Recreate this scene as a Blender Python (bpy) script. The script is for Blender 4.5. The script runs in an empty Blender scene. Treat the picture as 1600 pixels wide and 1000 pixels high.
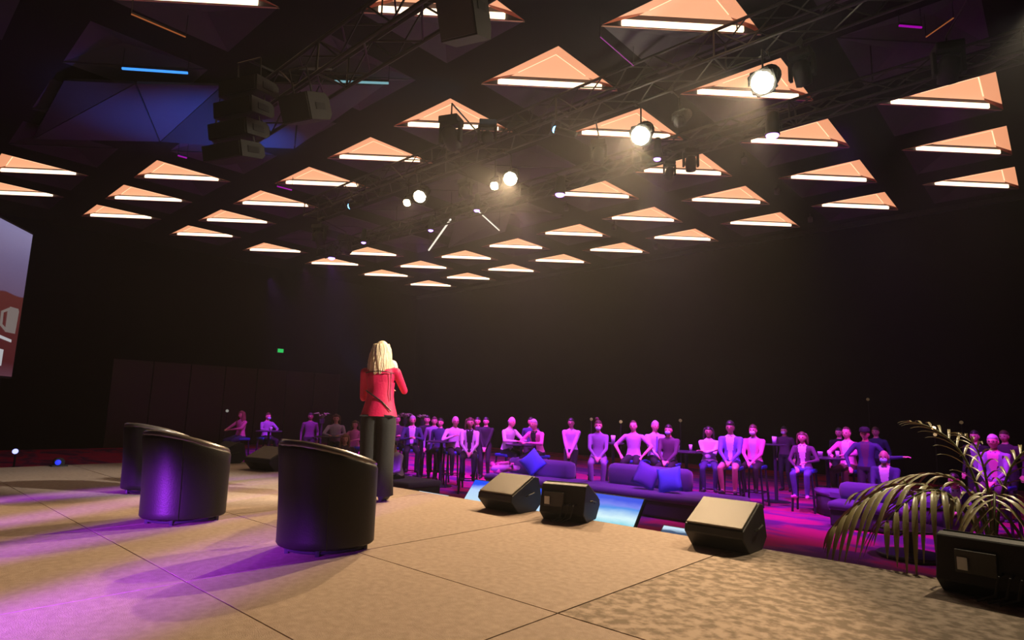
import bpy, bmesh, math, random
import numpy as np
from mathutils import Vector, Matrix, noise

random.seed(7)
PI = math.pi
R = math.radians
sc = bpy.context.scene
COL = sc.collection

# ------------------------------------------------------------------ camera
# world: x along the stage front edge, y towards the audience, z = 0 on the stage top
F_PX, TH, RO = 943.49, 0.1504018, 0.0257365
AL = -2.30994570
UU = (-math.cos(AL), -math.sin(AL)); VV = (math.cos(AL - PI / 2), math.sin(AL - PI / 2))
def to_room(x, y, z): return Vector((-(x * VV[0] + y * VV[1]), x * UU[0] + y * UU[1], z))
EYE = Vector((0, 0, 1.0))
def ray(px, py):
    u, v = px - 800, py - 500
    x = u * math.cos(RO) + v * math.sin(RO); y = -u * math.sin(RO) + v * math.cos(RO)
    r, uu = x / F_PX, -y / F_PX
    return to_room(r, math.cos(TH) - uu * math.sin(TH), math.sin(TH) + uu * math.cos(TH))
def at(px, py, z):
    d = ray(px, py); return EYE + d * ((z - 1.0) / d.z)
def on_y(px, py, y):
    d = ray(px, py); return EYE + d * (y / d.y)
def on_x(px, py, x):
    d = ray(px, py); return EYE + d * (x / d.x)
cam = bpy.data.cameras.new('camera'); cam_o = bpy.data.objects.new('camera', cam); COL.objects.link(cam_o)
cam.sensor_width = 36; cam.lens = F_PX / 1600 * 36; cam.clip_start = 0.05; cam.clip_end = 200
fwd = ray(800, 500).normalized(); upv = (ray(800, 400).normalized() - fwd * ray(800, 400).normalized().dot(fwd)).normalized()
rgt = fwd.cross(upv)
cam_o.matrix_world = Matrix(((rgt.x, upv.x, -fwd.x, 0), (rgt.y, upv.y, -fwd.y, 0), (rgt.z, upv.z, -fwd.z, 1.0), (0, 0, 0, 1)))
sc.camera = cam_o
sc.view_settings.view_transform = 'Standard'; sc.view_settings.look = 'None'
sc.view_settings.gamma = 1.0; sc.view_settings.use_curve_mapping = False
sc.view_settings.exposure = 0.0
try:
    sc.cycles.use_denoising = True; sc.cycles.max_bounces = 4; sc.cycles.diffuse_bounces = 3
    sc.cycles.glossy_bounces = 2; sc.cycles.volume_bounces = 0; sc.cycles.transmission_bounces = 2
    sc.cycles.sample_clamp_indirect = 4; sc.cycles.use_light_tree = True
except Exception: pass
wd = bpy.data.worlds.new('world'); sc.world = wd; wd.use_nodes = True
wd.node_tree.nodes['Background'].inputs[0].default_value = (0.004, 0.004, 0.004, 1)

WARM = (1.0, 0.68, 0.385); VIOLET = (0.40, 0.035, 1.0); MAGENTA = (0.9, 0.03, 0.85)
FL = -0.75            # audience floor
EDGE = 4.95           # stage front
CEIL = 7.4
def spot(name, loc, target, power, col, size, blend=0.3, radius=0.06):
    l = bpy.data.lights.new(name, 'SPOT'); l.energy = power; l.color = col; l.spot_size = R(size); l.spot_blend = blend
    l.shadow_soft_size = radius
    o = bpy.data.objects.new(name, l); COL.objects.link(o); o.location = loc
    o.rotation_euler = (Vector(target) - Vector(loc)).to_track_quat('-Z', 'Y').to_euler()
    return o
LAMP_Z = 6.22
LAMPS = [at(1190, 130, LAMP_Z), at(1000, 213, LAMP_Z), at(797, 280, LAMP_Z), at(655, 308, LAMP_Z)]
LAMP_AIM = [(-3.7, 1.7, 0), (-4.0, 2.1, 0), (-4.6, 2.4, 0), (-7.8, 2.8, 0)]
for p, t, e, sz in zip(LAMPS, LAMP_AIM, (1750, 2300, 2500, 450), (46, 46, 44, 38)):
    spot('stage_spotlight_beam', p + (Vector(t) - p).normalized() * 0.16, t, e, WARM, sz, 0.35, 0.045)
# the one off frame above the right end of the stage that rims the speaker
spot('side_spotlight_beam', (1.6, 7.2, 5.2), (-5.65, 4.1, 1.35), 6000, (1.0, 0.90, 0.76), 15, 0.6, 0.08)
spot('side_spotlight_beam', (0.2, 8.6, 5.8), (-0.9, 4.9, 0.3), 1100, (1.0, 0.80, 0.52), 34, 0.8, 0.08)  # added warm spot that brightens the palm
# violet wash over the audience, hung on the far truss line and the front truss
for x, e in ((-2.2, 560), (-5.5, 700), (-8.8, 640), (-12.5, 900), (-17, 900), (-21, 600)):
    spot('audience_wash_beam', (x, 9.9, 5.6), (x - 0.4, 13.2, FL), e * 4.2, VIOLET, 62, 0.9, 0.1)
for x, e in ((-1.5, 260), (-5.0, 300), (-9.5, 330), (-14, 330), (-19, 300)):
    spot('audience_magenta_beam', (x + .7, 9.8, 5.6), (x - 0.3, 12.2, FL), e * 5, MAGENTA, 62, 0.9, 0.1)
for p, t, e in (((-4.2, 8.0, 5.4), (-6.9, 10.9, -.3), 1500), ((-7.5, 7.7, 5.4), (-11.2, 10.8, 0.2), 2600), ((-12.5, 7.4, 5.4), (-16.8, 10.2, 0.2), 2600)):
    spot('audience_wash_beam', p, t, e, VIOLET, 46, 0.9, 0.1); spot('audience_magenta_beam', (p[0] + .6, p[1], p[2]), t, e * .55, MAGENTA, 46, 0.9, 0.1)
# violet moving lights low at the stage's left wing, raking over the carpet and the chair backs
for p, t, e, sz in (((-1.9, -3.2, .55), (-4.05, 1.5, 0.0), 6000, 10), ((-3.5, -3.2, .55), (-5.62, 1.75, .10), 10500, 10), ((-4.3, -3.2, .55), (-6.75, 1.5, .0), 9000, 7), ((-7.3, -3.2, .55), (-8.0, 2.0, 0.08), 9000, 9), ((-1.2, -3.4, 1.2), (-3.4, .6, 0.0), 6000, 15)):
    spot('floor_wash_beam', p, t, e, VIOLET, sz, 0.9, 0.16)

# ------------------------------------------------------------------ helpers
def link(o, parent=None):
    COL.objects.link(o)
    if parent is not None: o.parent = parent
    return o
def tag(o, label=None, cat=None, group=None, kind=None):
    if label: o['label'] = label
    if cat: o['category'] = cat
    if group: o['group'] = group
    if kind: o['kind'] = kind
    return o
def thing(name, label, cat, loc=(0, 0, 0), rz=0.0, group=None):
    o = bpy.data.objects.new(name, None); o.empty_display_size = 0.1; link(o)
    o.location = loc; o.rotation_euler = (0, 0, rz)
    return tag(o, label, cat, group)
def obj(name, bm, mat, parent=None, smooth=False):
    me = bpy.data.meshes.new(name); bm.normal_update(); bm.to_mesh(me); bm.free()
    for m in (mat if isinstance(mat, (list, tuple)) else [mat]): me.materials.append(m)
    if smooth:
        for p in me.polygons: p.use_smooth = True
    return link(bpy.data.objects.new(name, me), parent)
def dup(root, loc=None, rz=None, label=None, group=None):
    def cp(o, par):
        c = o.copy(); COL.objects.link(c)
        if par is not None:
            c.parent = par; c.matrix_parent_inverse = o.matrix_parent_inverse
        for ch in list(kids[o.name]): cp(ch, c)
        return c
    kids = {}
    def walk(o):
        kids[o.name] = list(o.children)
        for ch in kids[o.name]: walk(ch)
    walk(root)
    r = cp(root, None)
    if loc is not None: r.location = loc
    if rz is not None: r.rotation_euler = (0, 0, rz)
    if label: r['label'] = label
    if group: r['group'] = group
    return r
def BM(): return bmesh.new()
def box(bm, c, s, M=None, bev=0.0, mi=0):
    r = bmesh.ops.create_cube(bm, size=1.0)
    T = Matrix.Translation(c) @ Matrix.Diagonal((s[0], s[1], s[2], 1))
    if M is not None: T = M @ T
    bmesh.ops.transform(bm, matrix=T, verts=r['verts'])
    fs = list({f for v in r['verts'] for f in v.link_faces})
    for f in fs: f.material_index = mi
    if bev > 0:
        es = list({e for v in r['verts'] for e in v.link_edges})
        b = bmesh.ops.bevel(bm, geom=es, offset=bev, segments=2, profile=0.5, affect='EDGES')
        for f in b['faces']: f.material_index = mi
def tube(bm, pts, rad, n=8, caps=True, mi=0):
    pts = [Vector(p) for p in pts]
    if not isinstance(rad, (list, tuple)): rad = [rad] * len(pts)
    rings = []; prev = None
    for i, p in enumerate(pts):
        t = (pts[min(i + 1, len(pts) - 1)] - pts[max(i - 1, 0)]).normalized()
        if prev is None:
            a = t.cross(Vector((0, 0, 1)));
            if a.length < 1e-3: a = t.cross(Vector((1, 0, 0)))
        else:
            a = prev - t * prev.dot(t)
        a.normalize(); prev = a; b = t.cross(a)
        rings.append([bm.verts.new(p + (a * math.cos(k * 2 * PI / n) + b * math.sin(k * 2 * PI / n)) * rad[i]) for k in range(n)])
    for i in range(len(rings) - 1):
        for k in range(n):
            f = bm.faces.new((rings[i][k], rings[i][(k + 1) % n], rings[i + 1][(k + 1) % n], rings[i + 1][k])); f.material_index = mi
    if caps:
        bm.faces.new(rings[0][::-1]).material_index = mi; bm.faces.new(rings[-1]).material_index = mi
def lathe(bm, prof, n=20, c=(0, 0, 0), mi=0):
    rings = []
    for r, z in prof:
        rings.append([bm.verts.new((c[0] + r * math.cos(k * 2 * PI / n), c[1] + r * math.sin(k * 2 * PI / n), c[2] + z)) for k in range(n)])
    for i in range(len(rings) - 1):
        for k in range(n):
            bm.faces.new((rings[i][k], rings[i][(k + 1) % n], rings[i + 1][(k + 1) % n], rings[i + 1][k])).material_index = mi
    bm.faces.new(rings[0][::-1]).material_index = mi; bm.faces.new(rings[-1]).material_index = mi
def ball(bm, c, r, u=12, v=8, M=None, mi=0):
    q = bmesh.ops.create_uvsphere(bm, u_segments=u, v_segments=v, radius=1.0)
    s = r if isinstance(r, (tuple, list)) else (r, r, r)
    T = Matrix.Translation(c) @ Matrix.Diagonal((s[0], s[1], s[2], 1))
    if M is not None: T = M @ T
    bmesh.ops.transform(bm, matrix=T, verts=q['verts'])
    for f in {f for w in q['verts'] for f in w.link_faces}: f.material_index = mi
    return q['verts']
def prism(bm, poly, z0, z1, mi=0, M=None):
    a = [bm.verts.new((x, y, z0)) for x, y in poly]; b = [bm.verts.new((x, y, z1)) for x, y in poly]
    n = len(poly)
    bm.faces.new(a[::-1]).material_index = mi; bm.faces.new(b).material_index = mi
    for i in range(n): bm.faces.new((a[i], a[(i + 1) % n], b[(i + 1) % n], b[i])).material_index = mi
    if M is not None: bmesh.ops.transform(bm, matrix=M, verts=a + b)
def extr_x(bm, prof, x0, x1, mi=0):
    """profile in (y, z) extruded along x"""
    a = [bm.verts.new((x0, y, z)) for y, z in prof]; b = [bm.verts.new((x1, y, z)) for y, z in prof]; n = len(prof)
    bm.faces.new(a).material_index = mi; bm.faces.new(b[::-1]).material_index = mi
    for i in range(n): bm.faces.new((a[(i + 1) % n], a[i], b[i], b[(i + 1) % n])).material_index = mi

# ------------------------------------------------------------------ materials
def mat(name, col, rough=0.6, metal=0.0, bump=0.0, bscale=60, var=0.0, vscale=8, spec=0.5, sheen=0.0, coat=0.0):
    m = bpy.data.materials.new(name); m.use_nodes = True; nt = m.node_tree; b = nt.nodes['Principled BSDF']
    b.inputs['Base Color'].default_value = (*col, 1); b.inputs['Roughness'].default_value = rough
    b.inputs['Metallic'].default_value = metal; b.inputs['Specular IOR Level'].default_value = spec
    if sheen: b.inputs['Sheen Weight'].default_value = sheen
    if coat: b.inputs['Coat Weight'].default_value = coat
    tc = nt.nodes.new('ShaderNodeTexCoord')
    if var:
        n = nt.nodes.new('ShaderNodeTexNoise'); n.inputs['Scale'].default_value = vscale; n.inputs['Detail'].default_value = 4
        r = nt.nodes.new('ShaderNodeMapRange'); r.inputs[3].default_value = 1 - var; r.inputs[4].default_value = 1 + var
        mx = nt.nodes.new('ShaderNodeMix'); mx.data_type = 'RGBA'; mx.blend_type = 'MULTIPLY'; mx.inputs[0].default_value = 1
        mx.inputs[6].default_value = (*col, 1)
        nt.links.new(tc.outputs['Object'], n.inputs['Vector']); nt.links.new(n.outputs[0], r.inputs[0])
        nt.links.new(r.outputs[0], mx.inputs[7]); nt.links.new(mx.outputs[2], b.inputs['Base Color'])
    if bump:
        n = nt.nodes.new('ShaderNodeTexNoise'); n.inputs['Scale'].default_value = bscale; n.inputs['Detail'].default_value = 3
        bp = nt.nodes.new('ShaderNodeBump'); bp.inputs['Strength'].default_value = bump; bp.inputs['Distance'].default_value = 0.01
        nt.links.new(tc.outputs['Object'], n.inputs['Vector']); nt.links.new(n.outputs[0], bp.inputs['Height']); nt.links.new(bp.outputs[0], b.inputs['Normal'])
    return m
def emis(name, col, e):
    m = bpy.data.materials.new(name); m.use_nodes = True; b = m.node_tree.nodes['Principled BSDF']
    b.inputs['Base Color'].default_value = (0.02, 0.02, 0.02, 1)
    b.inputs['Emission Color'].default_value = (*col, 1); b.inputs['Emission Strength'].default_value = e
    return m
M = {}
M['black'] = mat('black_paint', (0.012, 0.012, 0.013), 0.7, var=0.15)
M['ceil'] = mat('ceiling_black', (0.012, 0.011, 0.011), 0.85, bump=0.1, var=0.15, spec=0.2)
M['wall'] = mat('wall_black_drape', (0.011, 0.010, 0.010), 0.95, bump=0.3, bscale=6, var=0.2, vscale=2, spec=0.1)
M['panel'] = mat('brown_wall_panel', (0.030, 0.014, 0.008), 0.45, var=0.3, vscale=1.2)
M['facet'] = mat('facet_grey', (0.075, 0.07, 0.08), 0.7, var=0.1)
M['steel'] = mat('truss_steel', (0.05, 0.048, 0.045), 0.5, metal=0.5)
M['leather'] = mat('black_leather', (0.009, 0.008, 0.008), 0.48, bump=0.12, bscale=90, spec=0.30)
M['leather_rim_highlight'] = mat('leather_rim_highlight', (0.10, 0.085, 0.07), 0.30, bump=0.05, bscale=90, spec=1.0, coat=1.0)  # lamp highlight on black leather put into a paler base colour
M['chrome'] = mat('chrome', (0.5, 0.5, 0.5), 0.15, metal=1.0)
M['cab'] = mat('speaker_cabinet', (0.015, 0.014, 0.013), 0.55, bump=0.15, bscale=120, var=0.2)
M['grille'] = mat('speaker_grille', (0.19, 0.165, 0.13), 0.5, bump=0.25, bscale=220, metal=0.1)
M['label'] = mat('white_label', (0.7, 0.7, 0.68), 0.6)
M['sofa'] = mat('sofa_fabric', (0.09, 0.06, 0.20), 0.8, bump=0.2, bscale=60, sheen=0.3)
M['sofa_dark'] = mat('sofa_side', (0.035, 0.03, 0.05), 0.8, bump=0.2, bscale=60)
M['blue_fab'] = mat('blue_cushion', (0.10, 0.20, 0.95), 0.75, bump=0.2, bscale=40)
M['indigo_fab'] = mat('indigo_cushion', (0.12, 0.10, 0.45), 0.75, bump=0.2, bscale=40)
M['stool'] = mat('stool_black', (0.02, 0.02, 0.03), 0.4)
M['stoolseat'] = mat('stool_seat_blue', (0.03, 0.05, 0.35), 0.5)
M['table'] = mat('table_top_dark', (0.05, 0.03, 0.07), 0.3)
M['glass'] = mat('drinking_glass', (0.75, 0.75, 0.8), 0.1)
M['hair_blond'] = mat('hair_blond', (0.78, 0.58, 0.34), 0.45, bump=0.4, bscale=80, var=0.25, vscale=30)
M['hair_brown'] = mat('hair_brown', (0.10, 0.05, 0.03), 0.5, bump=0.3, var=0.2)
M['hair_black'] = mat('hair_black', (0.02, 0.015, 0.015), 0.45, bump=0.3, var=0.2)
M['hair_grey'] = mat('hair_grey', (0.55, 0.5, 0.5), 0.5, bump=0.3, var=0.2)
M['hair_red'] = mat('hair_auburn', (0.30, 0.10, 0.08), 0.5, bump=0.3, var=0.2)
M['skin'] = mat('skin_light', (0.85, 0.42, 0.34), 0.5, var=0.06, vscale=20)
M['skin_mid'] = mat('skin_mid', (0.55, 0.30, 0.22), 0.5, var=0.06, vscale=20)
M['skin_dark'] = mat('skin_deep', (0.22, 0.10, 0.07), 0.5, var=0.06, vscale=20)
M['lip'] = mat('lip_tone', (0.45, 0.12, 0.12), 0.5)
M['eye'] = mat('eye_dark', (0.02, 0.015, 0.012), 0.2)
def cloth(name, col, rough=0.8): return mat(name, col, rough, bump=0.25, bscale=45, var=0.12, vscale=14)
M['white'] = cloth('cloth_white', (0.80, 0.78, 0.80)); M['navy'] = cloth('cloth_navy', (0.045, 0.04, 0.14))
M['blue'] = cloth('cloth_blue', (0.20, 0.16, 0.62)); M['dark'] = cloth('cloth_charcoal', (0.012, 0.011, 0.016))
M['violet'] = cloth('cloth_violet', (0.34, 0.24, 0.46)); M['pink'] = cloth('cloth_pink', (0.80, 0.22, 0.45))
M['lightblue'] = cloth('cloth_light_blue', (0.55, 0.55, 0.80)); M['lilac'] = cloth('cloth_lilac', (0.62, 0.45, 0.68))
M['plum'] = cloth('cloth_plum', (0.10, 0.04, 0.09)); M['olive'] = cloth('cloth_olive', (0.16, 0.14, 0.06))
M['denim'] = cloth('cloth_denim', (0.10, 0.10, 0.30)); M['black_c'] = cloth('cloth_black', (0.018, 0.016, 0.018))
M['red'] = cloth('cloth_red', (0.70, 0.002, 0.075), 0.65)
M['trouser'] = cloth('cloth_dark_brown', (0.011, 0.009, 0.006), 0.8)
M['piping'] = mat('black_piping', (0.01, 0.008, 0.008), 0.5)
M['mask'] = mat('mask_blue', (0.45, 0.70, 0.85), 0.7); M['mask_w'] = mat('mask_white', (0.75, 0.75, 0.8), 0.7)
M['lens_warm'] = emis('lens_warm', (1.0, 0.88, 0.62), 160); M['lens_warm2'] = emis('lens_warm_dim', (1.0, 0.80, 0.50), 22)
M['lens_violet'] = emis('lens_violet', (0.42, 0.22, 1.0), 5.0); M['lens_blue'] = emis('lens_blue', (0.10, 0.45, 1.0), 14)
M['strip_w'] = emis('strip_white', (1.0, 0.70, 0.45), 3.0); M['strip_p'] = emis('strip_peach', (1.0, 0.62, 0.36), 1.5)
M['tube_w'] = emis('tube_white', (1.0, 0.92, 0.80), 1.1)
M['reflection_blue'] = emis('reflection_blue', (0.05, 0.30, 1.0), 1.3); M['bar_cyan'] = emis('bar_cyan', (0.25, 0.55, 0.62), 0.7)
M['bar_mag'] = emis('bar_magenta', (0.40, 0.0, 0.42), 0.8); M['bar_or'] = emis('bar_orange', (0.45, 0.12, 0.03), 0.6)
M['exit'] = emis('sign_green', (0.02, 0.60, 0.12), 0.9)
M['lum'] = emis('coffer_glow', (1.0, 0.42, 0.215), 1.05); M['lumrim'] = emis('rim_glow', (1.0, 0.40, 0.20), 0.88); M['tip'] = mat('coffer_tip_fade', (0.55, 0.14, 0.05), 0.8)  # panel and rim glow added as emission; tip colour carries its fading
M['lining'] = mat('coffer_lining', (0.98, 0.62, 0.42), 0.9, var=0.03, vscale=3, spec=0.0)

def stage_mat(name, c0, c1, mott):
    m = bpy.data.materials.new(name); m.use_nodes = True; nt = m.node_tree; b = nt.nodes['Principled BSDF']
    b.inputs['Roughness'].default_value = 0.92; b.inputs['Specular IOR Level'].default_value = 0.25
    tc = nt.nodes.new('ShaderNodeTexCoord')
    big = nt.nodes.new('ShaderNodeTexNoise'); big.inputs['Scale'].default_value = 1.3; big.inputs['Detail'].default_value = 5
    fine = nt.nodes.new('ShaderNodeTexNoise'); fine.inputs['Scale'].default_value = 15 if mott else 22; fine.inputs['Detail'].default_value = 6
    fib = nt.nodes.new('ShaderNodeTexNoise'); fib.inputs['Scale'].default_value = 170; fib.inputs['Detail'].default_value = 2
    rmp = nt.nodes.new('ShaderNodeValToRGB'); rmp.color_ramp.elements[0].position = 0.42 if mott else 0.36; rmp.color_ramp.elements[1].position = 0.58 if mott else 0.66
    rmp.color_ramp.elements[0].color = (*c0, 1); rmp.color_ramp.elements[1].color = (*c1, 1)
    ad = nt.nodes.new('ShaderNodeMath'); ad.operation = 'MULTIPLY_ADD'; ad.inputs[1].default_value = 0.75
    mu = nt.nodes.new('ShaderNodeMath'); mu.operation = 'MULTIPLY'; mu.inputs[1].default_value = 0.25
    for n in (big, fine, fib): nt.links.new(tc.outputs['Object'], n.inputs['Vector'])
    nt.links.new(big.outputs[0], mu.inputs[0]); nt.links.new(fine.outputs[0], ad.inputs[0]); nt.links.new(mu.outputs[0], ad.inputs[2])
    nt.links.new(ad.outputs[0], rmp.inputs[0]); nt.links.new(rmp.outputs[0], b.inputs['Base Color'])
    bp = nt.nodes.new('ShaderNodeBump'); bp.inputs['Strength'].default_value = 0.35; bp.inputs['Distance'].default_value = 0.01
    nt.links.new(fib.outputs[0], bp.inputs['Height']); nt.links.new(bp.outputs[0], b.inputs['Normal'])
    return m
M['stage'] = stage_mat('stage_carpet_tan', (0.33, 0.255, 0.205), (0.43, 0.335, 0.27), False)
M['stage2'] = stage_mat('stage_carpet_mottled', (0.20, 0.155, 0.115), (0.41, 0.32, 0.25), True)
def carpet_mat():
    m = bpy.data.materials.new('patterned_carpet'); m.use_nodes = True; nt = m.node_tree; b = nt.nodes['Principled BSDF']
    b.inputs['Roughness'].default_value = 0.95; b.inputs['Specular IOR Level'].default_value = 0.1
    tc = nt.nodes.new('ShaderNodeTexCoord')
    mp = nt.nodes.new('ShaderNodeMapping'); mp.inputs['Scale'].default_value = (0.45, 1.1, 1); mp.inputs['Rotation'].default_value = (0, 0, 0.5)
    n = nt.nodes.new('ShaderNodeTexNoise'); n.inputs['Scale'].default_value = 1.0; n.inputs['Detail'].default_value = 5; n.inputs['Distortion'].default_value = 1.6
    r = nt.nodes.new('ShaderNodeValToRGB'); e = r.color_ramp.elements
    e[0].position = 0.40; e[0].color = (0.10, 0.02, 0.13, 1); e[1].position = 0.60; e[1].color = (0.40, 0.016, 0.12, 1)
    x = r.color_ramp.elements.new(0.48); x.color = (0.22, 0.03, 0.16, 1); y = r.color_ramp.elements.new(0.51); y.color = (0.32, 0.016, 0.12, 1)
    nt.links.new(tc.outputs['Object'], mp.inputs[0]); nt.links.new(mp.outputs[0], n.inputs['Vector']); nt.links.new(n.outputs[0], r.inputs[0]); nt.links.new(r.outputs[0], b.inputs['Base Color'])
    return m
M['carpet'] = carpet_mat()
def haze_mat():
    m = bpy.data.materials.new('haze'); m.use_nodes = True; nt = m.node_tree; nt.nodes.clear()
    o = nt.nodes.new('ShaderNodeOutputMaterial'); v = nt.nodes.new('ShaderNodeVolumeScatter')
    v.inputs['Color'].default_value = (1, 1, 1, 1); v.inputs['Density'].default_value = HAZE; v.inputs['Anisotropy'].default_value = 0.70
    nt.links.new(v.outputs[0], o.inputs['Volume']); return m
HAZE = 0.0017

# ------------------------------------------------------------------ setting
YW, XW, XR, YB = 21.55, -27.0, 9.0, -7.0
def slab(name, lo, hi, m, parent=None):
    bm = BM(); box(bm, [(a + b) / 2 for a, b in zip(lo, hi)], [b - a for a, b in zip(lo, hi)])
    o = obj(name, bm, m, parent)
    if parent is None: o['kind'] = 'structure'
    return o
slab('floor', (XW - .3, YB - .3, FL - .2), (XR + .3, YW + .3, FL), M['carpet'])
slab('wall_far', (XW - .3, YW, FL), (XR + .3, YW + .3, CEIL + .8), M['wall'])
wl = slab('wall_left', (XW - .3, YB, FL), (XW, YW, CEIL + .8), M['wall'])
slab('wall_right', (XR, YB, FL), (XR + .3, YW, CEIL + .8), M['wall'])
slab('wall_back', (XW - .3, YB - .3, FL), (XR + .3, YB, CEIL + .8), M['wall'])
# cornice line where the ceiling meets the far wall
slab('trim_1', (XW, YW - .12, CEIL - .16), (XR, YW, CEIL), M['black'])
# brown panels on the left wall
for i in range(7):
    y0 = 6.9 + i * 1.42
    slab('wall_panel', (XW, y0, FL), (XW + 0.06, y0 + 1.38, 2.62), M['panel'], wl)
# stage
st = slab('stage', (-11.6, -5.5, FL), (3.4, EDGE - .01, -0.03), M['black'])
xs = [-11.6, -9.75, -7.7, -5.75, -3.77, -1.98, 0.0, 3.4]; ys = [-5.5, -2.2, 1.45, 2.57, EDGE]
for j in range(4):
    for i in range(7):
        m = M['stage2'] if (xs[i] >= -2 and j >= 3) else M['stage']
        g = 0.006 if (j >= 3 or i in (0, 5)) else 0.004
        slab('carpet_panel', (xs[i] + g, ys[j] + g, -0.03), (xs[i + 1] - g, ys[j + 1] - g, 0.0), m, st)
# ceiling with square coffer holes
S = 2.8351; HOLE = 0.68 * S; B0 = Vector((-1.39, 22.86))
def cell(r, c): return Vector((B0.x - S * c, B0.y - S * r))
bm = BM()
x0c, x1c = XW, XR; y0c, y1c = YB, YW
cols = range(-3, 10); rows = range(1, 11)
def hole_x(c): return (B0.x - S * c - HOLE / 2, B0.x - S * c + HOLE / 2)
def hole_y(r): return (B0.y - S * r - HOLE / 2, B0.y - S * r + HOLE / 2)
yy = [y0c] + sum([list(hole_y(r)) for r in sorted(rows, reverse=True)], []) + [y1c]
prev = y0c
def cbox(x0, x1, y0, y1):
    if x1 > x0 + 1e-3 and y1 > y0 + 1e-3: box(bm, ((x0 + x1) / 2, (y0 + y1) / 2, CEIL + .2), (x1 - x0, y1 - y0, .4))
holes = []
for r in sorted(rows, reverse=True):
    a, b = hole_y(r)
    if a < y0c: continue
    cbox(x0c, x1c, prev, a); prev = b
    px_ = x0c
    for c in sorted(cols, reverse=True):
        h0, h1 = hole_x(c)
        if h0 < x0c or h1 > x1c: continue
        cbox(px_, h0, a, b); px_ = h1; holes.append((r, c))
    cbox(px_, x1c, a, b)
cbox(x0c, x1c, prev, y1c)
o = obj('ceiling', bm, M['ceil']); o['kind'] = 'structure'
# roof void above the coffers
slab('ceiling_void', (XW, YB, CEIL + .7), (XR, YW, CEIL + .8), M['ceil'])

# ------------------------------------------------------------------ coffers
h = HOLE / 2
AP = Vector((h, -h)); DL = Vector((-h, -h)); DR = Vector((h, h)); FP = Vector((-h, h))   # apex, diagonal ends, far corner
def tri(bm, pts, mi=0):
    return bm.faces.new([bm.verts.new(p) for p in pts])
def inset2(k):
    # triangle AP-DL-DR with the two legs moved inwards by k
    a = AP + Vector((-k, k)); l = Vector((-h + k * 2.0, -h + k)); r_ = Vector((h - k, h - k * 2.0))
    return a, l, r_
def coffer_lit():
    t = thing('ceiling_coffer', '', 'ceiling light')
    k, zr, zt = 0.26, 0.07, 0.085
    a, l, r_ = inset2(k)
    P3 = lambda v, z: Vector((v.x, v.y, z))
    bm = BM()
    # sloping rims, their glow put into emission
    for q in ([P3(AP, 0), P3(DL, 0), P3(l, zr), P3(a, zr)], [P3(DR, 0), P3(AP, 0), P3(a, zr), P3(r_, zr)]): bm.faces.new([bm.verts.new(v) for v in q])
    obj('sloping_rim', bm, M['lumrim'], t)
    for q in ([P3(DL, -.001), P3(DL.lerp(AP, .16), -.001), P3(l.lerp(a, .12), zr - .002), P3(l, zr - .002)], [P3(DR, -.001), P3(r_, zr - .002), P3(r_.lerp(a, .12), zr - .002), P3(DR.lerp(AP, .16), -.001)]):
        bm = BM(); bm.faces.new([bm.verts.new(v) for v in q]); obj('fading_glow_tip', bm, M['tip'], t)  # dark orange end pieces imitate the glow fading out at the tips
    bm = BM()
    n = Vector((-1, 1)).normalized() * 0.03
    fl, fr = DL + n, DR + n
    bm.faces.new([bm.verts.new(v) for v in (P3(a, zt), P3(l, zt), P3(fl, zt + .20), P3(fr, zt + .20), P3(r_, zt))])
    obj('glow_panel', bm, M['lum'], t)  # interior brightness put into the panel's own emission
    # end wall above the diagonal
    bm = BM()
    box(bm, (0, 0, 0), (HOLE * 1.414, 0.03, 0.34), Matrix.Translation((-0.02, 0.02, 0.17)) @ Matrix.Rotation(PI / 4, 4, 'Z'))
    obj('end_wall', bm, M['lining'], t)
    bm = BM()
    box(bm, (0, 0, 0), (HOLE * 1.414 * 0.76, 0.045, 0.10), Matrix.Translation((0.02, -0.02, 0.048)) @ Matrix.Rotation(PI / 4, 4, 'Z'), 0.01)
    obj('light_strip', bm, M['strip_w'], t)
    for p, q in ((a, l), (a, r_)):
        bm = BM(); d = (q - p).normalized(); q2 = p + (q - p) * 0.80
        tube(bm, [P3(p, zt - .006), P3(q2, zt - .006)], 0.016, 6)
        obj('light_strip', bm, M['strip_p'], t)
    dark_half(t)
    return t
def dark_half(t):
    P3 = lambda v, z: Vector((v.x, v.y, z))
    bm = BM(); c = (DL + DR + FP) / 3
    vs = [bm.verts.new(P3(v, 0.0)) for v in (DL, DR, FP)]; top = bm.verts.new(P3(c, 0.16)); up = [bm.verts.new(P3(v, 0.22)) for v in (DL, DR, FP)]
    for i in range(3): bm.faces.new((vs[i], vs[(i + 1) % 3], top)); bm.faces.new((vs[(i + 1) % 3], vs[i], up[i], up[(i + 1) % 3]))
    bm.faces.new(up)
    obj('dark_panel', bm, M['facet'], t)
def coffer_dark():
    t = thing('ceiling_coffer', '', 'ceiling coffer')
    P3 = lambda v, z: Vector((v.x, v.y, z))
    dark_half(t)
    bm = BM(); c = (DL + DR + AP) / 3
    vs = [bm.verts.new(P3(v, 0.02)) for v in (DR, DL, AP)]; top = bm.verts.new(P3(c, 0.2)); up = [bm.verts.new(P3(v, 0.26)) for v in (DR, DL, AP)]
    for i in range(3): bm.faces.new((vs[i], vs[(i + 1) % 3], top)); bm.faces.new((vs[(i + 1) % 3], vs[i], up[i], up[(i + 1) % 3]))
    bm.faces.new(up)
    obj('dark_panel', bm, M['facet'], t)
    return t
LIT = {1: range(0, 9), 2: range(0, 9), 3: [0, 1, 2, 3, 7, 8], 4: [1, 2, 8], 5: range(1, 9), 6: [2, 6, 7, 8], 7: [3, 7, 8]}
ORD = ['first', 'second', 'third', 'fourth', 'fifth', 'sixth', 'seventh', 'eighth', 'ninth', 'tenth']
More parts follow.
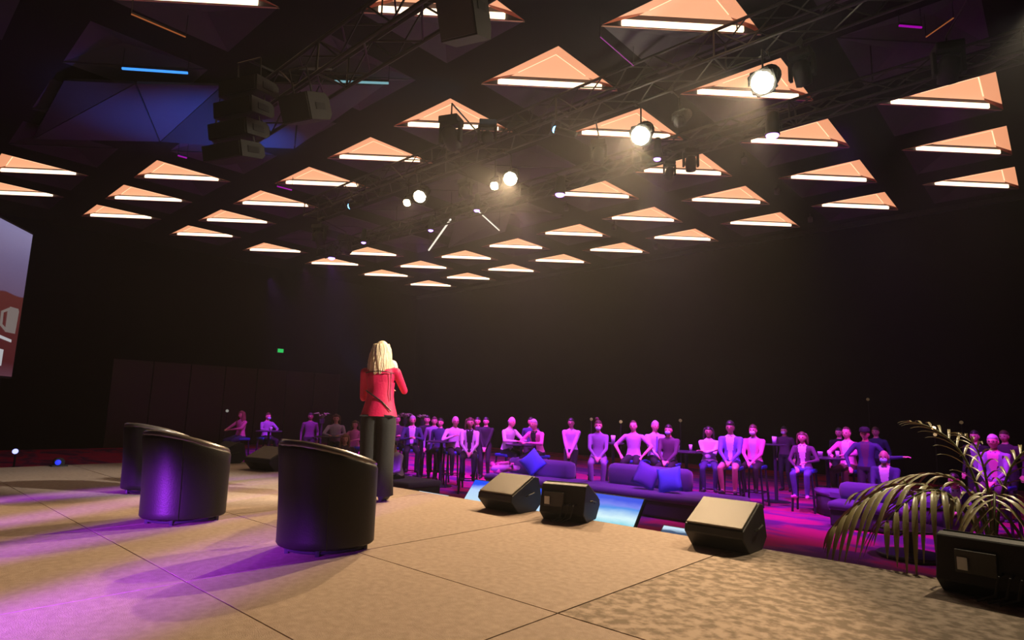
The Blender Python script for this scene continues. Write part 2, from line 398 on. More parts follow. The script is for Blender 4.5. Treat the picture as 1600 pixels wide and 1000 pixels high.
protoL = coffer_lit(); protoD = coffer_dark(); usedL = usedD = False
BARS = {(7, 4): 'reflection_blue', (6, 3): 'bar_cyan', (6, 5): 'reflection_blue', (5, 0): 'bar_mag'}
for r, c in holes:
    ctr = cell(r, c); d = Vector((ctr.x, ctr.y)).length
    lit = r in LIT and c in LIT[r]
    if not lit and not (-2 <= c <= 8 and r <= 8): continue
    p = protoL if lit else protoD
    loc = (ctr.x, ctr.y, CEIL)
    rowt = 'row along the far wall' if r == 1 else '%s row from the far wall' % ORD[r - 1]
    if lit:
        lst = list(LIT[r]); w = ORD[lst.index(c)]
        lab = 'glowing peach triangular ceiling coffer, %s from right in %s' % (w, rowt)
    else:
        lab = 'unlit dark faceted square ceiling coffer, %s from right in %s' % (ORD[c + 2] if c + 2 < 10 else 'last', rowt)
    if (lit and not usedL) or (not lit and not usedD):
        if lit: usedL = True
        else: usedD = True
        o = p; o.location = loc
    else: o = dup(p, loc)
    o['label'] = lab; o['group'] = 'glowing triangular ceiling coffers' if lit else 'unlit ceiling coffers'
# slim bars below the unlit coffers: lamps, and strip reflections drawn as emission
def glow_bar(pa, pb, m, label, rad=0.02):
    t = thing('glow_bar', label, 'light', (pa + pb) / 2, 0)
    a, b = pa - t.location, pb - t.location
    bm = BM(); tube(bm, [a, b], rad, 8); obj('glow_tube', bm, m, t)
    bm = BM(); up = Vector((0, 0, rad * 2)); tube(bm, [a + up, b + up], rad * 1.1, 6); obj('housing', bm, M['black'], t)
    for q in (a, b):
        bm = BM(); tube(bm, [q + up, q + Vector((0, 0, CEIL - t.location.z + 0.05))], 0.006, 5); obj('hanger', bm, M['black'], t)
    return t
Zb = 7.05
glow_bar(at(191, 107, Zb), at(293, 114, Zb), M['reflection_blue'], 'slim metal bar with painted blue reflection under the unlit ceiling at upper left', 0.024)  # blue reflection on a metal strip, put into emission
glow_bar(at(523, 127, Zb), at(607, 130, Zb), M['bar_cyan'], 'metal bar with painted pale reflection right of the black truss end at upper left', 0.022)  # pale reflection on an unlit metal strip, drawn as emission
glow_bar(at(205, 22, Zb), at(290, 58, Zb), M['bar_or'], 'thin slanting bar with painted orange reflection above the blue one', 0.012)  # orange reflection along a strip, drawn as emission
glow_bar(at(363, 229, Zb), at(391, 231, Zb), M['bar_cyan'], 'short cyan light bar below the blue folded ceiling panel', 0.022)
glow_bar(at(1405, 40, Zb), at(1440, 43, Zb), M['bar_mag'], 'short magenta light bar high up at the right', 0.016)
glow_bar(at(1490, 28, Zb), at(1447, 58, Zb), M['bar_or'], 'thin orange slanting light bar high up at the right', 0.009)
glow_bar(at(433, 291, Zb), at(456, 297, Zb), M['bar_mag'], 'short magenta light bar just under the fifth row coffers', 0.018)
glow_bar(at(278, 243, Zb), at(292, 247, Zb), M['bar_mag'], 'short magenta light bar above the second coffer from left', 0.018)
glow_bar(at(670, 391, 6.6), at(704, 343, 6.6), M['tube_w'], 'white slanting linear light leaning right above the small coffers', 0.028)
glow_bar(at(745, 328, 6.6), at(780, 360, 6.6), M['tube_w'], 'white slanting linear light leaning left below the third lamp', 0.018)
glow_bar(at(938, 58, Zb), at(990, 103, Zb), M['bar_mag'], 'thin purple light bar left of the main truss near the top', 0.006)
# folded acoustic panels under the ceiling at the left
def fold(pts, tris, label, dz=0.0):
    o0 = Vector(pts[0][:3]); t = thing('folded_ceiling_panel', label, 'ceiling panel', o0)
    for tr in tris:
        bm = BM(); q = [Vector(pts[i]) - o0 for i in tr]; cc = sum(q, Vector()) / 3
        q = [cc + (v - cc) * 0.975 for v in q]
        lo = [bm.verts.new(v) for v in q]; hi = [bm.verts.new(v + Vector((0, 0, .05))) for v in q]
        bm.faces.new(lo); bm.faces.new(hi[::-1])
        for i in range(3): bm.faces.new((lo[(i + 1) % 3], lo[i], hi[i], hi[(i + 1) % 3]))
        bmesh.ops.recalc_face_normals(bm, faces=bm.faces); obj('panel', bm, M['facet'], t)
    return t
zt, zl = 7.28, 6.95
pt = [at(100, 125, zt), at(212, 130, zl), at(348, 133, zt), at(470, 131, zl), at(602, 132, zt), at(460, 233, zt), at(440, 190, zl), at(250, 222, zt), at(50, 218, zt), at(330, 228, zl)]
fold(pt, [(0, 1, 8), (1, 8, 7), (1, 2, 7), (2, 7, 9), (2, 3, 9), (3, 9, 5), (3, 4, 5)], 'dark folded triangular ceiling panels with a blue tinted side at upper left')
pt = [at(700, 388, zt), at(712, 338, zl), at(800, 330, zt), at(790, 362, zt), at(820, 352, zl), at(880, 336, zt)]
fold(pt, [(0, 1, 2), (0, 2, 3), (2, 4, 5)], 'dark plum folded ceiling panel behind the white slanting linear lights')
spot('panel_blue_fill', (-12.6, 9.0, 1.2), (-14.0, 5.1, 7.0), 4200, (0.03, 0.16, 1.0), 34, 1.0)  # added unseen spot that tints the folded panels blue
spot('panel_violet_fill', (-16.0, 9.0, 1.2), (-15.2, 3.6, 7.0), 420, (0.5, 0.10, .75), 40, 0.8)  # weak added spot imitating floor-wash light reflected up to the panels

# ------------------------------------------------------------------ trusses
def truss(name, y, z, x0, x1, label, sz=0.48, step=0.55):
    t = thing(name, label, 'truss', (x0, y, z))
    L = x1 - x0; k = sz / 2
    cs = [(-k, -k), (k, -k), (k, k), (-k, k)]
    for a, b in cs:
        bm = BM(); tube(bm, [(0, a, b), (L, a, b)], 0.028, 8); obj('chord', bm, M['steel'], t)
    n = int(L / step); st_ = L / n
    br = BM()
    for s in range(4):
        (a0, b0), (a1, b1) = cs[s], cs[(s + 1) % 4]
        for i in range(n):
            p, q = ((a0, b0), (a1, b1)) if i % 2 == 0 else ((a1, b1), (a0, b0))
            tube(br, [(i * st_, *p), ((i + 1) * st_, *q)], 0.014, 5)
    o = obj('lattice_braces', br, M['steel'], t); o['kind'] = 'stuff'
    for i in range(0, n + 1, 6):
        fr = BM()
        for s in range(4): tube(fr, [(i * st_, *cs[s]), (i * st_, *cs[(s + 1) % 4])], 0.018, 5)
        obj('end_frame', fr, M['steel'], t)
    for i in range(1, int(L / 4.5) + 1):
        bm = BM(); tube(bm, [(i * 4.5, 0, k), (i * 4.5, 0, CEIL + 0.1 - z)], 0.012, 6); obj('chain_hoist', bm, M['steel'], t)
    return t
TY, TZ = 9.18, 7.08
truss('lighting_truss', TY, TZ, -17.0, 5.0, 'long black box truss carrying the bright warm stage lamps')
truss('lighting_truss', 4.05, 5.75, -10.6, 3.5, 'black box truss crossing the top left above the stage with speakers')
truss('lighting_truss', 11.33, 6.67, -20.0, 5.0, 'thin dark truss of violet lamps beyond the warm stage lamps', 0.36)
# haze
bm = BM(); box(bm, ((XW + XR) / 2, (YB + YW) / 2, (FL + CEIL) / 2 + .0), (XR - XW - .02, YW - YB - .02, CEIL - FL - .02))
hz = obj('haze', bm, haze_mat()); tag(hz, 'thin stage haze filling the hall and showing the beams', 'haze', kind='stuff')

# ------------------------------------------------------------------ lamps
def fresnel(label, loc, target, lens, rad=0.13, top=TZ - .2, barn=True, mname='stage_lamp'):
    """theatre lamp: body, yoke, clamp, lens, barn doors"""
    t = thing(mname, label, 'stage lamp', loc)
    q = (Vector(target) - Vector(loc)).to_track_quat('-Z', 'Y').to_matrix().to_4x4()
    bm = BM(); lathe(bm, [(rad * .55, .42), (rad * .9, .38), (rad, .2), (rad * 1.02, .02), (rad * 1.08, 0.0), (rad * 1.08, -.02), (rad * .98, -.02)][::-1], 16)
    bmesh.ops.transform(bm, matrix=q, verts=bm.verts); obj('lamp_body', bm, M['black'], t, True)
    bm = BM(); ball(bm, (0, 0, -.03), (rad * .93, rad * .93, rad * .55), 18, 10); bmesh.ops.transform(bm, matrix=q, verts=bm.verts)
    obj('lens', bm, lens, t, True)
    if barn:
        for k in range(4):
            bm = BM(); Tm = q @ Matrix.Rotation(k * PI / 2, 4, 'Z') @ Matrix.Translation((0, rad * 1.08, -.03)) @ Matrix.Rotation(R(-80), 4, 'X')
            prism(bm, [(-rad * .75, 0), (rad * .75, 0), (rad * 1.05, .16), (-rad * 1.05, .16)], -.002, .002, M=Tm @ Matrix.Rotation(R(-90), 4, 'X'))
            obj('barn_door', bm, M['black'], t)
    bm = BM(); w = rad + .04; hh = .2
    tube(bm, [(-w, 0, 0), (-w, 0, hh * .8), (-w * .6, 0, hh), (w * .6, 0, hh), (w, 0, hh * .8), (w, 0, 0)], .012, 6); obj('yoke', bm, M['steel'], t)
    hang(t, loc, hh)
    return t
def hang(t, loc, z0):
    # pipe from the fixture up and over to the nearest lower chord
    cands = [(TY - .24, TZ - .24), (TY + .24, TZ - .24), (11.33 - .18, 6.49), (11.33 + .18, 6.49)]
    cy, cz = min(cands, key=lambda q: abs(q[0] - loc[1]) + (10 if q[1] < loc[2] + z0 else 0))
    zz = cz - loc[2]; dy = cy - loc[1]
    bm = BM(); tube(bm, [(0, 0, z0 - .01), (0, 0, zz - .02), (0, dy, zz)] if abs(dy) > .03 else [(0, 0, z0 - .01), (0, dy, zz)], .016, 6); box(bm, (0, dy, zz), (.06, .09, .09)); obj('clamp', bm, M['steel'], t)
names = ['brightest warm stage lamp, the nearest on the main truss', 'second brightest warm stage lamp hanging before a coffer',
         'third warm stage lamp from the right on the main truss', 'smallest warm stage lamp, farthest left of the four']
for i, (p, tg) in enumerate(zip(LAMPS, LAMP_AIM)):
    d = (Vector(tg) - p).normalized()
    lens = M['lens_warm'] if i < 2 else M['lens_warm2']
    body = p - d * 0.08
    fresnel(names[i], body, tg, lens, 0.19 if i < 2 else 0.17)
    if i >= 1:
        off = Vector((-0.5, 0, -0.05)) if i >= 2 else Vector((0.75, 0.1, .1))
        fresnel('warm lamp right beside the %s' % ['', 'second brightest one', 'third one', 'farthest left one'][i], body + off, Vector(tg) + Vector((-1, 0, 0)), M['lens_warm2'] if i >= 2 else M['black'], 0.11)
# violet pars on the far truss
PZ = 6.22
pars = [((1207, 213), 'violet par lamp in front of the large right-hand coffer', 1.0, 3), ((1027, 250), 'violet par lamp left of the teardrop shaped moving light', 0.5, 2),
        ((875, 305), 'violet par lamp at the left tip of a coffer, with a violet beam', .9, 3), ((745, 330), 'violet par lamp at the top of the white linear light', .4, 1),
        ((673, 361), 'violet par lamp beside the upper end of the white slanting light', .4, 1), ((568, 380), 'violet par lamp just above a small coffer', .5, 1),
        ((518, 404), 'bright violet par lamp with a beam at the far left end', 1.4, 4)]
for (px, py), lab, s, e in pars:
    p = at(px, py, PZ)
    fresnel(lab, p + Vector((0, 0, .05)), p + Vector((-.3, .25, -4)), M['lens_violet'], 0.10 * (1.25 if s > .8 else .8), 6.0, False, 'par_lamp')
    if s > .8: spot('par_beam', p - Vector((.01, -.01, .14)), p + Vector((-.5, .3, -6)), 260 * s, (0.30, 0.10, 1.0), 15, 0.5, 0.04)
# blue beam movers
p = at(869, 203, 6.39); fresnel('small moving light throwing a teal beam to the upper left', p, p + Vector((-1.4, -.9, .55)), M['lens_blue'], .07, 6.3, False)
spot('teal_beam', p + Vector((-.16, -.10, .06)), p + Vector((-1.4, -.9, .55)), 110, (0.15, 0.6, 0.9), 24, 0.4, 0.03)
p = at(548, 322, 6.39); fresnel('small moving light throwing a deep blue beam to the left', p, p + Vector((-1.4, -.6, -.15)), M['lens_blue'], .08, 6.3, False)
spot('blue_beam', p + Vector((-.18, -.08, -.02)), p + Vector((-1.4, -.6, -.15)), 60, (0.03, 0.15, 1.0), 24, 0.4, 0.03)
# moving heads (dark silhouettes)
def mover(label, loc, tilt, rz, top, s=1.0):
    t = thing('moving_head_light', label, 'stage lamp', loc, rz)
    bm = BM(); box(bm, (0, 0, 0), (.34 * s, .30 * s, .12 * s), bev=.02); obj('base_box', bm, M['black'], t)
    bm = BM(); w = .17 * s
    for sx in (-1, 1): box(bm, (sx * w, 0, -.2 * s), (.05 * s, .10 * s, .34 * s), bev=.01)
    box(bm, (0, 0, -.06 * s), (.34 * s, .08 * s, .04 * s)); yk = obj('yoke', bm, M['black'], t)
    bm = BM(); lathe(bm, [(.05 * s, -.22 * s), (.12 * s, -.2 * s), (.135 * s, 0), (.12 * s, .12 * s), (.07 * s, .17 * s)], 14)
    bmesh.ops.transform(bm, matrix=Matrix.Translation((0, 0, -.27 * s)) @ Matrix.Rotation(tilt, 4, 'X'), verts=bm.verts)
    obj('head', bm, M['black'], t, True)
    hang(t, loc, .05)
    return t
mover('black moving head light before the left part of a coffer', at(705, 190, 6.45), .9, .4, 6.4, 1.15)
mover('black moving head light tilted up at right of a coffer', at(762, 195, 6.72), -1.0, .8, 6.4, 1.0)
mover('black teardrop moving head light hanging in front of a coffer', at(1079, 238, 6.39), .05, .7, 6.1, 0.85)
mover('black moving head light left of the teardrop shaped one', at(1046, 256, 6.39), .9, .7, 6.1, 0.7)
mover('dark moving head light hung right of the brightest lamp', at(1252, 88, 6.61), .5, 0, 6.4, 1.0)
mover('dark moving head light at the upper right under the thin bars', at(1480, 78, 6.61), .6, 0.4, 6.4, 1.1)
mover('dark moving head light at the far left end of the long truss', at(500, 355, 6.61), .5, 0.4, 6.4, 1.2)
mover('dark moving head light above the small violet lamp at left', at(540, 372, 6.61), 1.2, 0.4, 6.4, 1.2)
mover('dark moving head light between the third and fourth warm lamps', at(728, 285, 6.61), 1.2, 0.1, 6.4, 1.0)
mover('dark moving head light left of the second warm lamp', at(935, 225, 6.61), .2, 0.5, 6.4, .9)
# small ceiling spots beneath the beams
for (px, py, lab) in ((1163, 251, 'upper right'), (1214, 299, 'middle right'), (1266, 343, 'lower right'), (885, 325, 'upper middle'), (960, 356, 'middle'), (1025, 386, 'lower middle')):
    p = at(px, py, 7.2); t = thing('ceiling_spotlight', 'small grey ceiling spotlight between coffers, %s one of six' % lab, 'ceiling light', p)
    bm = BM(); lathe(bm, [(.07, -.08), (.075, .06), (.03, .09)], 12); obj('lamp_body', bm, M['facet'], t, True)
    bm = BM(); tube(bm, [(0, 0, .08), (0, 0, .25)], .012, 6); obj('stem', bm, M['facet'], t)
# hung loudspeaker boxes on the near truss
def cabinet(label, loc, rot, s, front, rig=True):
    t = thing('hanging_loudspeaker', label, 'loudspeaker', loc); t.rotation_euler = rot
    bm = BM(); extr_x(bm, [(-s[1] / 2, -s[2] / 2), (s[1] * .35, -s[2] / 2), (s[1] / 2, -s[2] * .3), (s[1] / 2, s[2] * .3), (s[1] * .35, s[2] / 2), (-s[1] / 2, s[2] / 2)], -s[0] / 2, s[0] / 2)
    bmesh.ops.recalc_face_normals(bm, faces=bm.faces); obj('cabinet', bm, M['cab'], t)
    bm = BM(); box(bm, (0, -s[1] / 2 - .012, 0), (s[0] * .94, .02, s[2] * .94)); obj('grille', bm, front, t)
    if rig:
        bm = BM()
        for sx in (-1, 1): tube(bm, [(sx * s[0] * .3, 0, s[2] / 2), (sx * s[0] * .3, 0, s[2] / 2 + .35)], .012, 6)
        tube(bm, [(-s[0] * .3, 0, s[2] / 2 + .35), (s[0] * .3, 0, s[2] / 2 + .35)], .012, 6); tube(bm, [(0, 0, s[2] / 2 + .35), (0, .75, s[2] / 2 + .42)], .02, 6)
        obj('rigging_bar', bm, M['steel'], t)
    else:
        bm = BM()
        tube(bm, [(-s[0] * .4, .1, s[2] / 2 - .02), (-s[0] * .4, .1, s[2] / 2 + .13), (s[0] * .4, .1, s[2] / 2 + .13), (s[0] * .4, .1, s[2] / 2 - .02)], .015, 6)
        obj('rigging_bar', bm, M['steel'], t)
    bm = BM(); box(bm, (s[0] / 2 + .004, 0, 0), (.008, .2, .09), bev=.002); obj('side_handle', bm, M['black'], t)
    return t
cabinet('dark blue-grey loudspeaker hung at the top near the big coffer', at(724, 16, 5.2), (R(24), 0, R(20)), (.42, .42, .62), M['facet'])
cabinet('black loudspeaker box hung below the near truss, beside blue panel', at(478, 170, 5.1), (R(24), 0, R(20)), (.5, .45, .36), M['cab'])
for k in range(4):
    cabinet('black line array loudspeaker hung at the truss end, %s of four from top' % ORD[k], at(385, 185, 5.1) + Vector((0.02 * k, -.05 * k, .42 - .34 * k)), (R(6 + 3 * k), 0, R(20)), (.72, .42, .22), M['cab'], k == 0)

# ------------------------------------------------------------------ stage left screen and wall bits
def screen_mat(name, seed, kind):
    m = bpy.data.materials.new(name); m.use_nodes = True; nt = m.node_tree; b = nt.nodes['Principled BSDF']
    b.inputs['Base Color'].default_value = (0.02, 0.02, 0.02, 1); b.inputs['Roughness'].default_value = 0.25
    tc = nt.nodes.new('ShaderNodeTexCoord'); sp = nt.nodes.new('ShaderNodeSeparateXYZ'); nt.links.new(tc.outputs['Generated'], sp.inputs[0])
    n = nt.nodes.new('ShaderNodeTexNoise'); n.inputs['Scale'].default_value = 5; n.inputs['Detail'].default_value = 4; nt.links.new(tc.outputs['Generated'], n.inputs['Vector'])
    ad = nt.nodes.new('ShaderNodeMath'); ad.operation = 'MULTIPLY_ADD'; ad.inputs[1].default_value = 0.14 if kind != 'big' else .06
    nt.links.new(n.outputs[0], ad.inputs[0]); nt.links.new(sp.outputs[2], ad.inputs[2])
    r = nt.nodes.new('ShaderNodeValToRGB'); el = r.color_ramp.elements
    if kind == 'big':
        stops = [(0.0, (.10, .04, .06)), (.12, (.06, .01, .012)), (.58, (.085, .018, .016)), (.585, (.11, .07, .13)), (.80, (.13, .10, .20)), (1.0, (.19, .17, .33))]
    elif kind == 'a':
        stops = [(0.0, (.30, .55, .95)), (.12, (.75, .85, 1.0)), (.34, (.05, .25, .60)), (.52, (.12, .40, .75)), (.62, (.55, .78, .95)), (.86, (.5, .7, 1.0)), (1.0, (.01, .08, .95))]
    elif kind == 'b':
        stops = [(0.0, (.02, .25, .75)), (.42, (.01, .22, .85)), (.5, (.10, .60, .75)), (.66, (.7, .95, 1.0)), (.84, (.08, .30, .85)), (.9, (.2, .25, .9)), (1.0, (.05, .1, .8))]
    else:
        stops = [(0.0, (.02, .05, .12)), (.9, (.03, .08, .16)), (.94, (.3, .45, .6)), (1.0, (.6, .8, .95))]
    el[0].position = stops[0][0]; el[0].color = (*stops[0][1], 1); el[1].position = 1.0; el[1].color = (*stops[-1][1], 1)
    for p_, c_ in stops[1:-1]:
        e = r.color_ramp.elements.new(p_); e.color = (*c_, 1)
    nt.links.new(ad.outputs[0], r.inputs[0]); nt.links.new(r.outputs[0], b.inputs['Emission Color']); b.inputs['Emission Strength'].default_value = 1.0
    return m
# big projection screen: its right edge stands at the stage's left end
c1 = Vector((-17.93, 2.60, 0)); ztop, zbot = 4.88, 1.50
v0 = at(0, 340, 4.9)
# direction of the screen plane found from the slanting top edge
q0, q1 = at(52, 367, 4.88), at(0, 340, 4.88); c1 = Vector((q0.x, q0.y, 0)); dirs = (q1 - q0).normalized()
print('SCREEN', q0, q1, dirs)
t = thing('projection_screen', 'large projection screen at far left showing a cloudy sky and a mug', 'screen', (c1.x, c1.y, 0), math.atan2(-dirs.y, -dirs.x))
bm = BM(); W = 5.6; box(bm, (-W / 2, .03, (ztop + zbot) / 2), (W, .04, ztop - zbot)); obj('screen_surface', bm, screen_mat('screen_big', 0, 'big'), t)
bm = BM()
for a in ((-W / 2, .06, ztop + .02), (-W / 2, .06, zbot - .02)): box(bm, a, (W + .1, .08, .05))
for a in ((.02, .06), (-W - .02, .06)): box(bm, (a[0], a[1], (ztop + zbot) / 2), (.05, .08, ztop - zbot + .09))
obj('frame', bm, M['black'], t)
MG = emis('mug_print', (0.16, 0.13, 0.12), 1.0); MG2 = emis('mug_print_light', (0.40, 0.40, 0.42), 1.0)
bm = BM(); prism(bm, [(-.42, 0), (-.03, 0), (.0, .52), (-.04, .58), (-.36, .58), (-.44, .5)], -.004, .004, M=Matrix.Translation((-.12, -.0, zbot + .98)) @ Matrix.Rotation(PI / 2, 4, 'X')); 
obj('mug_picture', bm, MG, t)
bm = BM(); tube(bm, [(-.52, -.0, zbot + 1.02), (-.74, -.0, zbot + 1.12), (-.76, 0, zbot + 1.4), (-.52, 0, zbot + 1.5)], .03, 6); obj('mug_handle_picture', bm, MG, t)
bm = BM(); prism(bm, [(-1.2, 0), (-.25, -.12), (-.25, -.18), (-1.2, -.07)], -.004, .004, M=Matrix.Translation((.0, -.0, zbot + .95)) @ Matrix.Rotation(PI / 2, 4, 'X')); obj('saucer_picture', bm, MG2, t)
bm = BM(); prism(bm, [(-1.4, 0), (-.5, 0), (-.5, .36), (-1.4, .42)], -.004, .004, M=Matrix.Translation((.0, -.0, zbot + .22)) @ Matrix.Rotation(PI / 2, 4, 'X')); obj('card_picture', bm, MG2, t)
bm = BM()
for x in (-.3, -W + .3): tube(bm, [(x, .1, FL), (x, .1, zbot)], .04, 8)
obj('support_post', bm, M['black'], t)
# exit sign
p = on_x(438, 548, XW + .05); t = thing('exit_sign', 'small green lit exit sign on the left wall', 'sign', p)
bm = BM(); box(bm, (0, 0, 0), (.05, .34, .22), bev=.01); obj('sign_box', bm, M['black'], t)
bm = BM(); box(bm, (.028, 0, 0), (.006, .28, .17)); obj('sign_face', bm, M['exit'], t)
# two small lamps by the left wing
for (px, py, e, lab) in ((25, 705, 1, 'round pale blue floor lamp beyond the stage at far left'), (92, 722, 0, 'small deep blue floor lamp on the edge of the stage at left')):
    p = on_y(px, py, 3.4) if e else at(px, py, .06)
    if e: p = at(px, py, .05) if False else EYE + ray(px, py) * 13.2
    t = thing('floor_lamp_can', lab, 'stage lamp', p)
    bm = BM(); lathe(bm, [(.06, -.1), (.07, .04)], 12); bmesh.ops.transform(bm, matrix=Matrix.Rotation(PI / 2, 4, 'Y') , verts=bm.verts); obj('lamp_body', bm, M['black'], t)
    bm = BM(); ball(bm, (.05, -.02, 0), .055 if e else .04); obj('lens', bm, emis('floor_lamp_lens', (.35, .38, 1.0) if e else (.02, .04, .9), 2.2 if e else 1.2), t, True)
    bm = BM(); tube(bm, [(0, 0, -.05), (0, 0, (FL if e else 0) - p.z + .02)], .02, 6); box(bm, (0, 0, (FL if e else 0) - p.z + .01), (.2, .2, .02)); obj('stand', bm, M['black'], t)

# ------------------------------------------------------------------ tub chairs
def tub_chair(label, loc, rz, sh=1.0):
    t = thing('tub_chair', label, 'armchair', loc, rz, 'black leather tub chairs on the stage')
    N = 44; Ro = .320; th = .065
    def outer(a, k=1.0):       # rounded D plan, back at -y, opening at +y
        c, s = math.cos(a), math.sin(a); p = 2.6 if s > 0 else 2.1
        r = (abs(c) ** p + abs(s) ** p) ** (-1 / p)
        return Vector((c * r * Ro * k, s * r * Ro * k * 1.02, 0))
    def top(a):
        # height: 0.76 over the back, falling to the front of the arms
        f = (math.sin(a) + 1) / 2
        return 0.735 - 0.19 * min(1, max(0, f - .05)) ** 1.15
    a0, a1 = R(62), R(118)       # the opening at the front
    angs = [a1 + (2 * PI - (a1 - a0)) * i / N for i in range(N + 1)]
    bm = BM(); rows_o = []; rows_i = []
    zs = [0, .02, .08, .25, .45, .65, .85, .96, 1.0]
    for a in angs:
        H = top(a); lean = .045 * max(0, -math.sin(a)); co = []; ci = []
        for z in zs:
            k = 1.0 - (.03 if z == 0 else 0) - (.025 if z == 1.0 else 0)
            base = outer(a, k); base.y -= lean * z * z; base.z = .045 + (H - .045) * z
            co.append(bm.verts.new(base))
        for z in zs:
            k = 1.0 - th / Ro + (.02 if z == 1.0 else 0); base = outer(a, k); base.y -= lean * z * z * .8; base.z = .045 + (H - .045) * z
            ci.append(bm.verts.new(base))
        rows_o.append(co); rows_i.append(ci)
    for i in range(N):
        for j in range(len(zs) - 1):
            bm.faces.new((rows_o[i][j], rows_o[i + 1][j], rows_o[i + 1][j + 1], rows_o[i][j + 1]))
            bm.faces.new((rows_i[i + 1][j], rows_i[i][j], rows_i[i][j + 1], rows_i[i + 1][j + 1]))
        bm.faces.new((rows_o[i][-1], rows_o[i + 1][-1], rows_i[i + 1][-1], rows_i[i][-1]))
        bm.faces.new((rows_o[i + 1][0], rows_o[i][0], rows_i[i][0], rows_i[i + 1][0]))
    for e in (0, N):
        for j in range(len(zs) - 1):
            q = (rows_o[e][j], rows_i[e][j], rows_i[e][j + 1], rows_o[e][j + 1]); bm.faces.new(q if e == N else q[::-1])
    bmesh.ops.recalc_face_normals(bm, faces=bm.faces)
    sh_ = obj('shell', bm, M['leather'], t, True)
    bm = BM(); pl = []
    for a in angs[::2]:
        p = outer(a, 1 - th / Ro / 2); p.y -= .045 * max(0, -math.sin(a)); p.z = top(a) + .004; pl.append(p)
    tube(bm, pl, .031, 8); obj('top_roll', bm, M['leather_rim_highlight'], t, True)
    for a in (R(205), R(335)):
        bm = BM(); tube(bm, [outer(a, 1.004) + Vector((0, -.045 * max(0, -math.sin(a)) * z * z, .05 + (top(a) - .06) * z)) for z in (0, .2, .4, .6, .8, 1)], .004, 5); obj('seam', bm, M['leather'], t)
    bm = BM(); q = [outer(R(k * 10), .80) for k in range(36)]
    prism(bm, [(v.x, v.y + .03) for v in q], .06, .30); obj('seat_base', bm, M['leather'], t)
    bm = BM(); prism(bm, [(v.x * .98, v.y + .04) for v in q], .30, .43); bmesh.ops.bevel(bm, geom=bm.edges[:], offset=.02, segments=2, affect='EDGES'); obj('seat_cushion', bm, M['leather'], t, True)
    bm = BM(); tube(bm, [outer(R(k * 12), .82) + Vector((0, 0, .022)) for k in range(31)], .010, 6, False); obj('base_ring', bm, M['stool'], t)
    for a in (45, 135, 215, 270, 325):
        bm = BM(); p = outer(R(a), .84); tube(bm, [(p.x, p.y, 0), (p.x, p.y, .05)], .018, 8); obj('foot', bm, M['stool'], t)
    return t
tub_chair('black leather tub chair nearest the camera, beside the standing woman', (-4.02, 2.47, 0), R(-4))
tub_chair('black leather tub chair in the middle with violet light on its back', (-5.76, 2.13, 0), R(0))
tub_chair('black leather tub chair farthest left, half hidden by the middle one', (-7.78, 2.54, 0), R(8))

# ------------------------------------------------------------------ wedge monitors
def wedge(label, loc, rz, w=.56, rear=False, grille=None):
    t = thing('wedge_monitor', label, 'loudspeaker', loc, rz, 'wedge monitors along the stage front')
    # local: baffle looks towards -y and up
    prof = [(-.10, 0), (.16, 0), (.26, .08), (.20, .33), (.13, .345), (-.21, .175), (-.22, .12)]
    bm = BM(); extr_x(bm, prof, -w / 2, w / 2); bmesh.ops.recalc_face_normals(bm, faces=bm.faces)
    bmesh.ops.bevel(bm, geom=bm.edges[:], offset=.006, segments=1, affect='EDGES'); obj('cabinet', bm, M['cab'], t)
    d = Vector((0, .34, .17)).normalized(); n = Vector((0, -.17, .34)).normalized(); c = Vector((0, -.04, .26)) + n * .008
    Tm = Matrix(((1, 0, 0, c.x), (0, d.y, n.y, c.y), (0, d.z, n.z, c.z), (0, 0, 0, 1)))
    bm = BM(); box(bm, (0, 0, 0), (w * .95, .355, .014), Tm, .004); obj('grille', bm, grille or M['grille'], t)
    for s in (-1, 1):
        bm = BM(); tube(bm, [(s * (w / 2 + .012), -.02, .16), (s * (w / 2 + .03), .0, .17), (s * (w / 2 + .03), .09, .19), (s * (w / 2 + .012), .11, .19)], .008, 6); obj('handle', bm, M['steel'], t)
    if rear:
        bm = BM(); box(bm, (.08, .236, .20), (.2, .03, .13), Matrix.Identity(4), .004); obj('connector_panel', bm, M['steel'], t)
        bm = BM(); box(bm, (.14, .262, .19), (.05, .01, .07)); obj('sticker', bm, M['label'], t)
        for k in range(3):
            bm = BM(); x = -.14 + k * .05; tube(bm, [(x, .22, .17), (x, .32, .16), (x + .02, .34, .06), (x + .1, .36, .02)], .008, 6); obj('cable', bm, M['black'], t)
    return t
wedge('tan-faced wedge monitor left of the rear-facing one on the stage edge', (-4.32, 4.76, 0), R(0), .47)
wedge('wedge monitor turned with its sockets towards the camera', (-3.60, 4.86, 0), R(196), .44, True)
wedge('largest tan-faced wedge monitor, nearest the palm side of the edge', (-2.04, 4.76, 0), R(0), .46)
wedge('black wedge monitor with a white sticker at the right stage corner', (-.34, 4.76, 0), R(172), .56, True, M['cab'])
wedge('small far wedge monitor just left of the nearest tub chair', (-9.35, 4.66, 0), R(10), .62)
wedge('farthest wedge monitor at the left end of the stage edge', (-10.9, 4.62, 0), R(0), .6, False, M['cab'])

